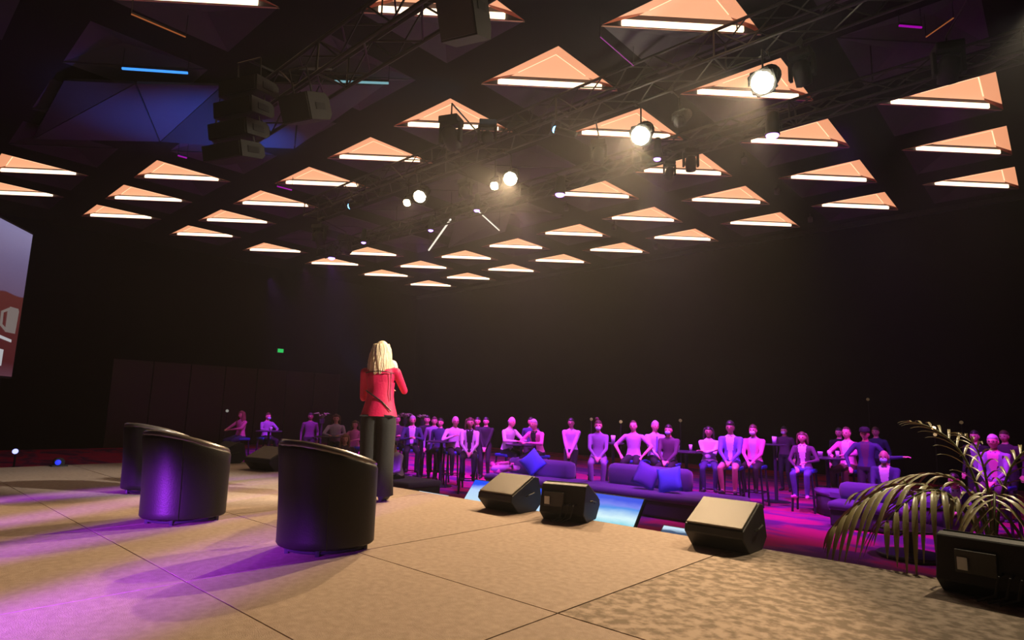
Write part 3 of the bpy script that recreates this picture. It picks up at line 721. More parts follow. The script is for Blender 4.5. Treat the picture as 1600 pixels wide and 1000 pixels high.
# ------------------------------------------------------------------ TVs in front of the stage
def tv(label, x0, x1, top, m, tilt=40):
    w = x1 - x0; hgt = w * .5625
    t = thing('floor_monitor_screen', label, 'screen', ((x0 + x1) / 2, 5.5, FL))
    a = R(tilt); Tm = Matrix.Translation((0, .25, top - FL)) @ Matrix.Rotation(-a, 4, 'X')
    bm = BM(); box(bm, (0, .02, -hgt / 2), (w, .04, hgt), Tm, .004); obj('casing', bm, M['black'], t)
    bm = BM(); box(bm, (0, -.004, -hgt / 2), (w - .03, .006, hgt - .03), Tm); o = obj('display', bm, m, t)
    bm = BM(); zc = top - FL - hgt * math.cos(a) * .5; yc = .25 - hgt * math.sin(a) * .5 + .05
    tube(bm, [(-.2, yc, zc), (-.3, yc + .15, .0)], .02, 6); tube(bm, [(.2, yc, zc), (.3, yc + .15, .0)], .02, 6); tube(bm, [(0, yc, zc), (0, yc - .25, 0)], .02, 6)
    obj('stand', bm, M['black'], t)
    return t
tv('angled floor screen showing a blue and white seascape, left one', -5.82, -4.50, .11, screen_mat('screen_a', 1, 'a'))
tv('angled floor screen showing blue with a turquoise band', -4.45, -3.30, .14, screen_mat('screen_b', 2, 'b'))
tv('farthest floor screen, only its pale top edge visible', -6.95, -6.30, -.15, screen_mat('screen_c', 3, 'c'), 50)
tv('nearest floor screen, dim with a pale top edge by the big wedge', -3.10, -2.45, -.09, screen_mat('screen_d', 4, 'c'), 50)

# ------------------------------------------------------------------ sofas, tables, stools
def cushion_mesh(bm, s=.46, t_=.14, Mx=None):
    vs = {}
    n = 8
    for sgn in (1, -1):
        for i in range(n + 1):
            for j in range(n + 1):
                u, v = i / n * 2 - 1, j / n * 2 - 1
                edge = (1 - u * u) * (1 - v * v)
                pin = 1 - .12 * (1 - abs(u * v)) * (abs(u) ** 4 + abs(v) ** 4) / 1.5
                if edge < 1e-6 and sgn == -1: continue
                vs[(sgn, i, j)] = bm.verts.new((u * s / 2 * pin, sgn * t_ / 2 * edge ** .5, v * s / 2 * pin))
    def g(sg, i, j): return vs.get((sg, i, j)) or vs[(1, i, j)]
    for sg in (1, -1):
        for i in range(n):
            for j in range(n):
                q = (g(sg, i, j), g(sg, i + 1, j), g(sg, i + 1, j + 1), g(sg, i, j + 1)); bm.faces.new(q if sg == -1 else q[::-1])
    if Mx is not None: bmesh.ops.transform(bm, matrix=Mx, verts=bm.verts)
def cushion(label, loc, rot, m):
    bm = BM(); cushion_mesh(bm, .44, .15); o = obj('cushion', bm, m, None, True); o.location = loc; o.rotation_euler = rot
    return tag(o, label, 'cushion')
def sofa(label, x0, x1, y, seat_d=.9, back=None, hb=.80, hs=.42, rz=0):
    """bench sofa along x: seat towards -y; back = (bx0, bx1) of the rolled back piece"""
    cx = (x0 + x1) / 2; t = thing('lounge_sofa', label, 'sofa', (cx, y, FL), rz)
    bm = BM(); box(bm, (0, 0, hs * .44), (x1 - x0 - .06, seat_d - .06, hs * .78), bev=.03); obj('base', bm, M['sofa_dark'], t)
    bm = BM(); box(bm, (0, 0, hs - .07), (x1 - x0, seat_d, .14), bev=.05); obj('seat', bm, M['sofa'], t, True)
    if back:
        b0, b1 = back; bm = BM(); w = b1 - b0
        box(bm, ((b0 + b1) / 2 - cx, seat_d / 2 - .16, hs + (hb - hs) / 2 - .02), (w, .3, hb - hs + .04), bev=.10)
        obj('backrest', bm, M['sofa'], t, True)
    bm = BM()
    for sx in (-1, 1):
        for sy in (-1, 1): tube(bm, [(sx * ((x1 - x0) / 2 - .1), sy * (seat_d / 2 - .1), 0), (sx * ((x1 - x0) / 2 - .1), sy * (seat_d / 2 - .1), .08)], .025, 6)
    obj('feet', bm, M['black'], t)
    return t
def P(px, depth_y): return on_y(px, 700, depth_y)
sofa('violet lounge sofa holding a bright blue cushion, the left one', -9.35, -7.05, 9.95, .95, (-9.25, -7.55), .76)
sofa('violet lounge sofa with two cushions behind the floor screens', -7.2, -4.05, 10.1, .95, (-6.75, -5.05), .80)
cushion('bright blue square cushion standing on one corner on the sofa', (-8.42, 10.0, FL + .70), (R(-20), R(45), R(10)), M['blue_fab'])
cushion('dull indigo cushion leaning left of the brighter blue one', (-5.72, 10.0, FL + .66), (R(-20), R(20), R(12)), M['indigo_fab'])
cushion('bright blue cushion at the right end of the sofa', (-5.22, 9.92, FL + .64), (R(-20), R(-12), R(10)), M['blue_fab'])
# flower-like scarf and bag heap on left sofa
t = thing('crumpled_scarf', 'crumpled pink and lilac scarf lying on the left sofa', 'scarf', (-9.05, 9.85, FL + .42))
for k in range(5):
    bm = BM(); pts = [Vector((random.uniform(-.35, .35), random.uniform(-.15, .15), random.uniform(.04, .24))) for _ in range(6)]
    tube(bm, pts, [.03, .05, .06, .06, .05, .03], 7); obj('fold', bm, M['lilac'] if k % 2 else M['pink'], t, True)
# ottomans
def ottoman(label, loc, sx, sy, hh=.42, rz=0, top=None):
    t = thing('ottoman', label, 'ottoman', loc, rz)
    bm = BM(); box(bm, (0, 0, hh * .45 + .02), (sx - .03, sy - .03, hh * .85), bev=.04); obj('base', bm, M['sofa_dark'], t, True)
    bm = BM(); box(bm, (0, 0, hh - .05), (sx, sy, .12), bev=.04); obj('seat_pad', bm, top or M['sofa'], t, True); return t
ottoman('dark square ottoman right of the standing woman', (-9.35, 7.35, FL), 1.25, .8, .44)
def round_bench(label, px, py, rad, hh, a0=0, a1=360, m=None):
    p = at(px, py, FL); t = thing('curved_bench', label, 'bench', p)
    pts = [(rad * math.cos(R(a)), rad * .75 * math.sin(R(a))) for a in range(0, 360, 10)]
    bm = BM(); prism(bm, pts, .02, hh - .1); obj('base', bm, M['sofa_dark'], t, True)
    bm = BM(); prism(bm, [(x * 1.02, y * 1.02) for x, y in pts], hh - .1, hh); bmesh.ops.bevel(bm, geom=bm.edges[:], offset=.025, segments=2, affect='EDGES'); obj('seat_pad', bm, m or M['sofa'], t, True)
    return t
round_bench('large round violet bench behind the palm fronds', 1395, 812, 1.25, .46)
sofa('violet sofa behind the palm where a masked man sits', -3.05, -2.0, 11.6, .8, (-3.0, -2.1), .70)
sofa('long violet sofa at the right frame edge beyond the palm', -.55, 1.6, 9.3, .9, (-.35, 1.5), .80)
p = at(1425, 872, FL)
t = thing('low_table', 'round black low table on the magenta carpet under palm', 'table', (p.x, p.y, FL))
bm = BM(); lathe(bm, [(.38, .02), (.40, .03), (.40, .05), (.38, .06)], 30); obj('base_plate', bm, M['stool'], t)
bm = BM(); tube(bm, [(0, 0, .05), (0, 0, .36)], .035, 10); obj('column', bm, M['stool'], t)
bm = BM(); lathe(bm, [(.38, .36), (.42, .37), (.42, .39), (.40, .40)], 30); obj('table_top', bm, M['table'], t)

def stool_proto():
    t = thing('bar_stool', '', 'stool', (0, 0, FL), 0, 'bar stools of the audience')
    for sx in (-1, 1):
        for sy in (-1, 1):
            bm = BM(); tube(bm, [(sx * .20, sy * .20, 0), (sx * .16, sy * .16, .74)], .022, 6); obj('leg', bm, M['stool'], t)
    bm = BM()
    for s in (-1, 1): tube(bm, [(-.19, s * .19, .28), (.19, s * .19, .28)], .012, 6); tube(bm, [(s * .19, -.19, .28), (s * .19, .19, .28)], .012, 6)
    obj('foot_rail', bm, M['stool'], t)
    bm = BM(); box(bm, (0, 0, .77), (.40, .38, .07), bev=.02); obj('seat', bm, M['stoolseat'], t, True)
    return t
SP = stool_proto(); sp_used = [False]
def stool(x, y, rz, label):
    if not sp_used[0]: sp_used[0] = True; o = SP; o.location = (x, y, FL); o.rotation_euler = (0, 0, rz); o['label'] = label; return o
    return dup(SP, (x, y, FL), rz, label)
def high_table(label, x, y, hh=1.05, rad=.42):
    t = thing('high_table', label, 'table', (x, y, FL))
    bm = BM(); lathe(bm, [(rad - .02, hh - .03), (rad, hh - .02), (rad, hh - .005), (rad - .01, hh)], 28); obj('table_top', bm, M['table'], t)
    bm = BM(); tube(bm, [(0, 0, .02), (0, 0, hh - .02)], .035, 10); obj('column', bm, M['stool'], t)
    bm = BM(); lathe(bm, [(.28, 0), (.28, .012), (.05, .03)], 24); obj('base_plate', bm, M['stool'], t); return t
def glass(label, x, y, z, kind=0):
    t = bpy.data.objects.new
    bm = BM()
    if kind == 0: lathe(bm, [(.028, 0), (.036, .13), (.034, .13), (.026, .01)], 12)
    else: lathe(bm, [(.04, 0), (.05, .09), (.05, .10)], 12)
    o = obj('drinking_glass' if kind == 0 else 'cup', bm, M['glass'], None, True); o.location = (x, y, z)
    return tag(o, label, 'glass' if kind == 0 else 'cup')

# ------------------------------------------------------------------ people
def ik(a, b, l1, l2, pole):
    a, b, pole = Vector(a), Vector(b), Vector(pole); d = b - a; L = d.length
    if L > (l1 + l2) * .998: b = a + d.normalized() * (l1 + l2) * .998; d = b - a; L = d.length
    k = (l1 * l1 - l2 * l2 + L * L) / (2 * L); hgt = math.sqrt(max(0, l1 * l1 - k * k)); u = d / L
    n = pole - u * pole.dot(u); n.normalize()
    return a + u * k + n * hgt, b
def head_part(bm, c, rotm, mi_skin, mi_lip, mi_eye, s=1.0):
    q = bmesh.ops.create_uvsphere(bm, u_segments=28, v_segments=20, radius=1.0)['verts']
    g = lambda x, y, sx, sy: math.exp(-(x / sx) ** 2 - (y / sy) ** 2)
    for v in q:
        d = v.co.normalized(); x, y, z = d
        rx, ry, rz = .075, .092, .115
        if z < 0: rx *= 1 - .22 * (-z) ** 1.5; ry *= 1 - .10 * (-z) ** 2
        r = Vector((x * rx, y * ry, z * rz))
        if y > 0:
            r.y += .020 * g(x, z + .16, .16, .14) + .010 * g(x, z + .05, .12, .2)      # nose
            r.y -= .010 * g(abs(x) - .42, z - .03, .18, .12)                            # sockets
            r.y += .006 * g(x, z + .50, .30, .10) + .010 * g(x, z + .82, .35, .16)      # lips, chin
            r.y += .004 * g(x, z - .22, .6, .10)                                        # brow
        v.co = r * s
    fs = {f for v in q for f in v.link_faces}
    for f in fs: f.material_index = mi_skin
    vs = list(q)
    for sx in (-1, 1):
        vs += ball(bm, (sx * .031 * s, .082 * s, .004 * s), (.012 * s, .008 * s, .007 * s), 8, 6, mi=mi_eye)
        vs += ball(bm, (sx * .074 * s, -.004 * s, -.008 * s), (.010 * s, .020 * s, .032 * s), 8, 6, mi=mi_skin)
    vs += ball(bm, (0, .088 * s, -.056 * s), (.024 * s, .008 * s, .007 * s), 8, 6, mi=mi_lip)
    bmesh.ops.transform(bm, matrix=Matrix.Translation(c) @ rotm, verts=vs)
def hair_mesh(kind, s=1.0):
    bm = BM()
    vs = ball(bm, (0, 0, 0), 1.0, 28, 20)
    for v in vs:
        d = v.co.normalized(); x, y, z = d
        rr = Vector((x * .085, y * .100, z * .126))
        line = .38 if kind != 'receding' else .62
        face = (y > .15 and z < line) or z < -.55 or (kind in ('short', 'receding', 'balding') and z < -.30 - y * .3) or (abs(x) > .75 and z < .05 and y > -.15 and kind not in ('long', 'hero'))
        if kind == 'balding': face = face or z > .35
        if face: rr = rr * .80
        else:
            rr *= 1.0 + .05 * noise.noise(d * 4.3) + (.05 if z > .5 and kind == 'bushy' else 0)
            if kind == 'bushy': rr *= 1.08
        v.co = rr * s
    if kind in ('long', 'hero', 'bob'):
        n = 46 if kind == 'hero' else 22
        ln = {'long': .30, 'hero': .27, 'bob': .17}[kind]
        for i in range(n):
            a = R(-5) - R(170) * i / (n - 1) if kind != 'long' else R(15) - R(210) * i / (n - 1)
            a2 = a + random.uniform(-.05, .05)
            l = ln * random.uniform(.85, 1.05); dx, dy = math.cos(a2), math.sin(a2)
            pts = []
            for k in range(7):
                u = k / 6
                rad = .072 + .034 * math.sin(min(1, u * 1.6) * PI / 2) + (.034 * u if kind == 'hero' else .0)
                wv = .006 * math.sin(u * 9 + i)
                pts.append((dx * rad * 1.0 + wv, dy * rad * 1.08 + wv, .085 - u * (l + .085)))
            w = .018 if kind == 'hero' else .022
            tube(bm, [Vector(p) * s for p in pts], [w * .8 * s, w * s, w * s, w * s, w * s, w * .8 * s, w * .3 * s], 6)
    if kind == 'bun': ball(bm, (0.03, -.03, .135 * s), .045 * s)
    return bm
SEG = {}
PEND = []
def person(label, loc, rz, pose='stand', scale=1.0, skin='skin', hair=('short', 'hair_brown'), top='navy', shirt=None, bottom='dark', shoes='black_c', lean=0, side=0, look=(0, 0),
           arms=None, legs=None, mask=None, tie=None, sleeves=True, sleeve=None, bare_legs=False, cap=None, voxel=.017, glasses=False, fem=False, seat_z=None, skirt=False, twist=0, hero=False):
    root = thing('person', label, 'person', loc, rz); root.scale = (scale,) * 3
    mats = [M[skin], M[top], M[shirt or top], M[bottom], M[shoes], M['lip'], M['eye'], M[sleeve or top]]
    SK, TP, SH, BT, SO, LP, EY, SL = range(8)
    if pose == 'stand': pz = .93
    elif pose == 'stool': pz = .875
    else: pz = .53
    if seat_z is not None: pz = seat_z + .09
    Rl = Matrix.Rotation(R(-lean), 4, 'X') @ Matrix.Rotation(R(side), 4, 'Y')
    Rt = Rl @ Matrix.Rotation(R(twist), 4, 'Z')
    pel = Vector((0, 0, pz))
    def T(x, y, z): return pel + (Rl @ Vector((x, y, z)))
    def Tt(x, y, z): return pel + (Rt @ Vector((x, y, z)))
    fw = .93 if fem else 1.0
    bm = BM(); segs = []
    rings = [(-.06, .150, .105), (.0, .168 / fw ** .5, .115), (.08, .150, .105), (.18, .132 * fw, .098), (.29, .150 * fw, .108), (.38, .165 * fw, .112), (.45, .160 * fw, .098), (.49, .105 * fw, .072), (.515, .062, .058)]
    def ring_at(z, rx, ry):
        k = min(1, max(0, z / .45)); 
        A, B_ = T, Tt
        out = []
        for i in range(20):
            a = i * 2 * PI / 20; c, s_ = math.cos(a), math.sin(a); p_ = 2.5
            r_ = (abs(c) ** p_ + abs(s_) ** p_) ** (-1 / p_)
            v0 = T(c * r_ * rx, s_ * r_ * ry, z); v1 = Tt(c * r_ * rx, s_ * r_ * ry, z)
            out.append(v0.lerp(v1, k))
        return out
    prev_ = None; first = None
    for z, rx, ry in rings:
        rg = [bm.verts.new(v) for v in ring_at(z, rx, ry)]
        if prev_:
            for i in range(20): bm.faces.new((prev_[i], prev_[(i + 1) % 20], rg[(i + 1) % 20], rg[i]))
        else: bm.faces.new(rg[::-1])
        prev_ = rg
    bm.faces.new(prev_)
    belt = -.02 if not skirt else .1
    for x in (-.09, 0, .09):
        segs.append((T(x, 0, .02 + .04), Tt(x, 0, .42), .10, .10, TP))
        segs.append((T(x, 0, -.05), T(x, 0, -.04 + belt), .12, .12, BT))
    def limb(pts, rad, reg, n=10):
        pts = [Vector(p_) for p_ in pts]
        for i in range(len(pts) - 1):
            tube(bm, [pts[i], pts[i + 1]], [rad[i], rad[i + 1]], n); segs.append((pts[i], pts[i + 1], rad[i], rad[i + 1], reg[i] if isinstance(reg, list) else reg))
        for p_, r_ in zip(pts, rad): ball(bm, p_, r_ * .995, n, 6)
    # neck + head
    nb = Tt(0, 0, .50); hc = Tt(0, .025, .655)
    limb([nb, Tt(0, .012, .60)], [.055 * (.9 if fem else 1), .050 * (.9 if fem else 1)], SK)
    hrot = (Matrix.Rotation(R(look[0]), 4, 'Z') @ Matrix.Rotation(R(-look[1]), 4, 'X'))
    # arms
    shw = .185 * fw
    for s_ in (-1, 1):
        sh = Tt(s_ * shw, 0, .43)
        if arms and arms.get(s_): tgt = Vector(arms[s_][0]); pole = Vector(arms[s_][1]) if len(arms[s_]) > 1 else Vector((s_ * .7, -.6, -.6))
        else: tgt = Vector((s_ * (shw + .06), .02, pz - .06)); pole = Vector((s_ * .3, -1, 0))
        hdir = Vector(arms[s_][2]) if arms and arms.get(s_) and len(arms[s_]) > 2 else None
        el, wr = ik(sh, tgt, .285, .255, pole)
        reg = SL if sleeves is True else (SK if sleeves is False else SL)
        f_reg = SL if sleeves is True else SK
        limb([Tt(s_ * shw * .6, 0, .435), sh, el], [.052, .054 * fw, .042 * fw], [TP, SL])
        mid = el.lerp(wr, .96)
        limb([el, wr], [.041 * fw, .029 * fw], f_reg)
        # hand
        d = (hdir or (wr - el)).normalized(); sidev = d.cross(Vector((0, 0, 1)));
        if sidev.length < .2: sidev = Vector((1, 0, 0))
        sidev.normalize(); upn = sidev.cross(d)
        pc = wr + d * .045
        for k in (-1, 0, 1): limb([wr + sidev * k * .012, wr + d * .075 + sidev * k * .022], [.017, .015], SK, 7)
        for k, fl in zip((-1.5, -.5, .5, 1.5), (.062, .075, .078, .066)):
            b0 = wr + d * .078 + sidev * k * .020; b1 = b0 + d * fl * .5 - upn * .008; b2 = b1 + d * fl * .35 - upn * .028
            limb([b0, b1, b2], [.0105, .0098, .0085], SK, 6)
        th0 = wr + d * .025 - sidev * s_ * .022; th1 = th0 + d * .025 - sidev * s_ * .028 - upn * .01; limb([th0, th1, th1 + d * .028 - upn * .006], [.013, .011, .010], SK, 6)
    # legs
    for s_ in (-1, 1):
        hip = T(s_ * .088, 0, -.02)
        if pose == 'stand': foot = Vector((s_ * .095, .0 , .085)); pole = Vector((0, 1, 0))
        elif pose == 'stool': foot = Vector((s_ * .11, .34, pz - .52)); pole = Vector((s_ * .15, 1, .8))
        else: foot = Vector((s_ * .12, .46, .085)); pole = Vector((s_ * .1, .6, 1))
        if legs and legs.get(s_): foot = Vector(legs[s_][0]); pole = Vector(legs[s_][1]) if len(legs[s_]) > 1 else pole
        kn, an = ik(hip, foot, .435, .425, pole)
        lr = [SK if bare_legs == 'all' else BT, SK if bare_legs else BT]
        if bare_legs:
            m_ = hip.lerp(kn, .55); limb([hip, m_, kn], [.098, .075, .056], [BT, SK]); limb([kn, kn.lerp(an, .35), an], [.055, .055, .036], SK)
        else: limb([hip, kn], [.098, .062], BT); limb([kn, kn.lerp(an, .35), an], [.061, .060, .042 if not hero else .05], BT)
        fd = Vector((s_ * .03, .17, -.045 if pose != 'stool' else -.02))
        if legs and legs.get(s_) and len(legs[s_]) > 2: fd = Vector(legs[s_][2])
        limb([an + Vector((0, -.03, -.035)), an + fd], [.040, .032], SO, 8)
    # head meshed apart, joined to the same body mesh after the union
    me = bpy.data.meshes.new('body'); bm.normal_update(); bm.to_mesh(me); bm.free()
    ob = bpy.data.objects.new('body', me); link(ob, root)
    md = ob.modifiers.new('r', 'REMESH'); md.mode = 'VOXEL'; md.voxel_size = voxel; md.use_smooth_shade = True
    sm = ob.modifiers.new('s', 'SMOOTH'); sm.factor = .5; sm.iterations = 2 if voxel > .012 else 4
    info = dict(ob=ob, segs=segs, mats=mats, hc=hc, hrot=hrot, pel=pel, Rt=Rt, shirt=bool(shirt), TP=TP, SH=SH, SK=SK, LP=LP, EY=EY)
    PEND.append(info)
    hm = Matrix.Translation(hc) @ hrot
    if hair and hair[0] != 'none':
        hb = hair_mesh(hair[0]); bmesh.ops.transform(hb, matrix=hm, verts=hb.verts); obj('hair', hb, M[hair[1]], root, True)
    if cap:
        b = BM(); lathe(b, [(.092, .03), (.098, .06), (.085, .115), (.04, .14)], 18); ball(b, (0, .10, .045), (.07, .06, .008), 12, 6)
        bmesh.ops.transform(b, matrix=hm, verts=b.verts); obj('cap', b, M[cap], root, True)
    if mask:
        b = BM(); ball(b, (0, .068, -.052), (.060, .045, .048), 14, 10)
        bmesh.ops.transform(b, matrix=hm, verts=b.verts); obj('face_mask', b, M[mask], root, True)
    if glasses:
        b = BM()
        for sx in (-1, 1): tube(b, [Vector((sx * .033 + .02 * math.cos(k * PI / 4), .098, .004 + .014 * math.sin(k * PI / 4))) for k in range(9)], .002, 5, False)
        tube(b, [(-.075, .0, .008), (-.055, .096, .008)], .002, 5); tube(b, [(.075, .0, .008), (.055, .096, .008)], .002, 5); tube(b, [(-.013, .1, .008), (.013, .1, .008)], .002, 5)
        bmesh.ops.transform(b, matrix=hm, verts=b.verts); obj('glasses', b, M['black'], root)
    if tie:
        b = BM(); w = [(-.018, .44), (.018, .44), (.012, .41), (.03, .16), (0, .12), (-.03, .16), (-.012, .41)]
        prism(b, w, -.128, -.120, M=Matrix.Translation(pel) @ Rt @ Matrix.Rotation(PI / 2, 4, 'X')); obj('tie', b, M[tie], root)
    if shirt:       # collar
        b = BM(); tube(b, [Tt(.062 * math.cos(a), .01 + .066 * math.sin(a), .485 + .012 * math.cos(a * 2)) for a in [R(110 + k * 32) for k in range(11)]], .014, 6); obj('collar', b, M[top], root, True)
    return root
def finish_people():
    dg = bpy.context.evaluated_depsgraph_get()
    for I in PEND:
        ob = I['ob']; ev = ob.evaluated_get(dg); me = bpy.data.meshes.new_from_object(ev)
        ob.modifiers.clear(); old = ob.data; ob.data = me; bpy.data.meshes.remove(old)
        me.materials.clear()
        for m in I['mats']: me.materials.append(m)
        n = len(me.polygons); c = np.empty(n * 3, np.float32); me.polygons.foreach_get('center', c); c = c.reshape(-1, 3)
        best = np.full(n, 1e9, np.float32); lab = np.zeros(n, np.int32)
        for a, b, r0, r1, reg in I['segs']:
            a = np.array(a, np.float32); b = np.array(b, np.float32); d = b - a; L = max(1e-9, float(d @ d))
            t = np.clip(((c - a) @ d) / L, 0, 1); dist = np.linalg.norm(c - a - t[:, None] * d, axis=1) - (r0 + (r1 - r0) * t)
            m = dist < best; best[m] = dist[m]; lab[m] = reg
        if I['shirt']:
            Ri = np.array(I['Rt'].to_3x3().transposed(), np.float32); l = (c - np.array(I['pel'], np.float32)) @ Ri.T
            m = (lab == I['TP']) & (l[:, 1] > .03) & (np.abs(l[:, 0]) < .022 + np.clip(l[:, 2], 0, .5) * .13) & (l[:, 2] > -.02); lab[m] = I['SH']
        me.polygons.foreach_set('material_index', lab)
        bm = bmesh.new(); bm.from_mesh(me); head_part(bm, I['hc'], I['hrot'], I['SK'], I['LP'], I['EY'])
        for f in bm.faces: f.smooth = True
        bm.to_mesh(me); bm.free(); me.update()

HEADC = {'stand': 1.72, 'stool': 1.665, 'sofa': 1.32}
def aud(px, hy, fy, pose, label, face=0, depth=None, stl=None, **k):
    """px, hy: head top pixel; fy: pixel row of the floor beneath; face: turn from looking at the stage centre"""
    if depth is None:
        p = at(px, fy, FL)
    else:
        d = ray(px, hy); p = EYE + d * depth; p.z = FL
    d = ray(px, hy); hor = math.hypot(p.x, p.y); hl = math.hypot(d.x, d.y); ztop = 1 + d.z * hor / hl
    s = (ztop - FL) / HEADC[pose]; s = max(.86, min(1.12, s))
    rz = math.atan2(-4.9 - p.x, 0) if False else math.atan2(-(-4.9 - p.x), (2.6 - p.y)) + R(face)
    o = person(label, (p.x, p.y, FL), rz, pose, s, **k)
    if pose == 'stool':
        stool(p.x, p.y, rz, (stl or 'black bar stool beneath ' + label)[:90])
    return o, p
LAP = {-1: ((-.05, .30, .90), (-.8, -.3, -.4)), 1: ((.05, .31, .91), (.8, -.3, -.4))}
LAPS = {-1: ((-.05, .30, .56), (-.8, -.3, -.4)), 1: ((.05, .31, .57), (.8, -.3, -.4))}
CLASP = {-1: ((-.035, .20, .86), (-1, -.4, 0)), 1: ((.035, .21, .87), (1, -.4, 0))}
CROSS = {-1: ((.12, .20, 1.12), (-1, -.1, -.6)), 1: ((-.12, .22, 1.15), (1, -.1, -.6))}
TAB = {-1: ((-.10, .42, 1.10), (-1, -.2, -.5)), 1: ((.14, .40, 1.10), (1, -.2, -.5))}
HOLD = {-1: ((-.06, .26, 1.12), (-1, -.3, -.6)), 1: ((.05, .28, 1.10), (1, -.3, -.6))}

# the speaker on stage
W0 = Vector((-5.67, 4.06, 0))
hero = person('woman in a red jacket and dark wide trousers speaking on stage', W0, R(42), 'stand', 1.03, skin='skin', hair=('hero', 'hair_blond'), top='red', bottom='trouser', shoes='black_c',
              fem=True, voxel=.009, hero=True, look=(-14, -4), lean=1.5, side=-1.5,
              arms={-1: ((-.02, .24, 1.16), (-.15, .15, -1.0)), 1: ((.12, .22, 1.40), (.42, .15, -1.0), (-.3, .2, .8))},
              legs={-1: ((-.075, .03, .085), (0, 1, 0)), 1: ((.085, -.03, .085), (0, 1, 0))})
# jacket hem, trousers, strap, microphone, heels
def loft(bm, rings, n=28, caps=False):
    prev_ = None
    for c, rx, ry in rings:
        rg = [bm.verts.new((c[0] + rx * math.cos(i * 2 * PI / n), c[1] + ry * math.sin(i * 2 * PI / n), c[2])) for i in range(n)]
        if prev_:
            for i in range(n): bm.faces.new((prev_[i], prev_[(i + 1) % n], rg[(i + 1) % n], rg[i]))
        prev_ = rg
        if caps and c is rings[0][0]: bm.faces.new(rg[::-1])
    if caps: bm.faces.new(prev_)
bm = BM(); loft(bm, [((0, 0, .885), .196, .150), ((0, 0, .93), .186, .142), ((0, 0, 1.02), .160, .124), ((0, .005, 1.10), .146, .116), ((0, .01, 1.18), .146, .116), ((0, .01, 1.25), .150, .112)])
obj('jacket_skirt', bm, M['red'], hero, True)
for s_ in (-1, 1):
    bm = BM(); hx = s_ * .085; fx = s_ * .085
    loft(bm, [((hx * .75, -.005, .90), .118, .132), ((hx, -.005, .78), .108, .125), ((hx, .0, .55), .098, .108), ((fx, .0, .30), .098, .108), ((fx, .0, .06), .112, .122), ((fx, 0, .055), .10, .11)], 24, False)
    obj('trouser_leg', bm, M['trouser'], hero, True)
    bm = BM(); tube(bm, [(fx, -.05, .0), (fx, -.045, .06)], [.012, .022], 8); box(bm, (fx, .08, .012), (.075, .2, .022), bev=.006); obj('heel_shoe', bm, M['black_c'], hero)
bm = BM(); box(bm, (0, -.0, .885), (.36, .27, .02), bev=.008); obj('waistband', bm, M['black_c'], hero)
def back_line(pts, r_, name, m):
    bm = BM(); out = []
    for x, z in pts:
        rx, ry = (.155, .118) if z > 1.02 else (.165, .130)
        if z > 1.28: rx, ry = .165, .118
        if z < .96: rx, ry = .19, .146
        y = -ry * max(0, 1 - abs(x / rx) ** 2.4) ** (1 / 2.4) - .006
        out.append((x, y, z))
    tube(bm, out, r_, 6); obj(name, bm, m, hero)
back_line([(-.155, 1.16), (-.12, 1.145), (-.06, 1.11), (0, 1.075), (.06, 1.03), (.10, .99), (.15, .94)], .007, 'shoulder_bag_strap', M['piping'])
back_line([(-.155, 1.345), (-.10, 1.355), (0, 1.365), (.08, 1.36), (.15, 1.345)], .005, 'yoke_piping', M['piping'])
back_line([(.125, 1.35), (.128, 1.25), (.125, 1.15), (.13, 1.05)], .005, 'side_piping', M['piping'])
bm = BM(); tube(bm, [(.075, .23, 1.40), (.03, .20, 1.50)], [.012, .014], 8); ball(bm, (.026, .197, 1.512), .024); obj('microphone', bm, M['black'], hero, True)

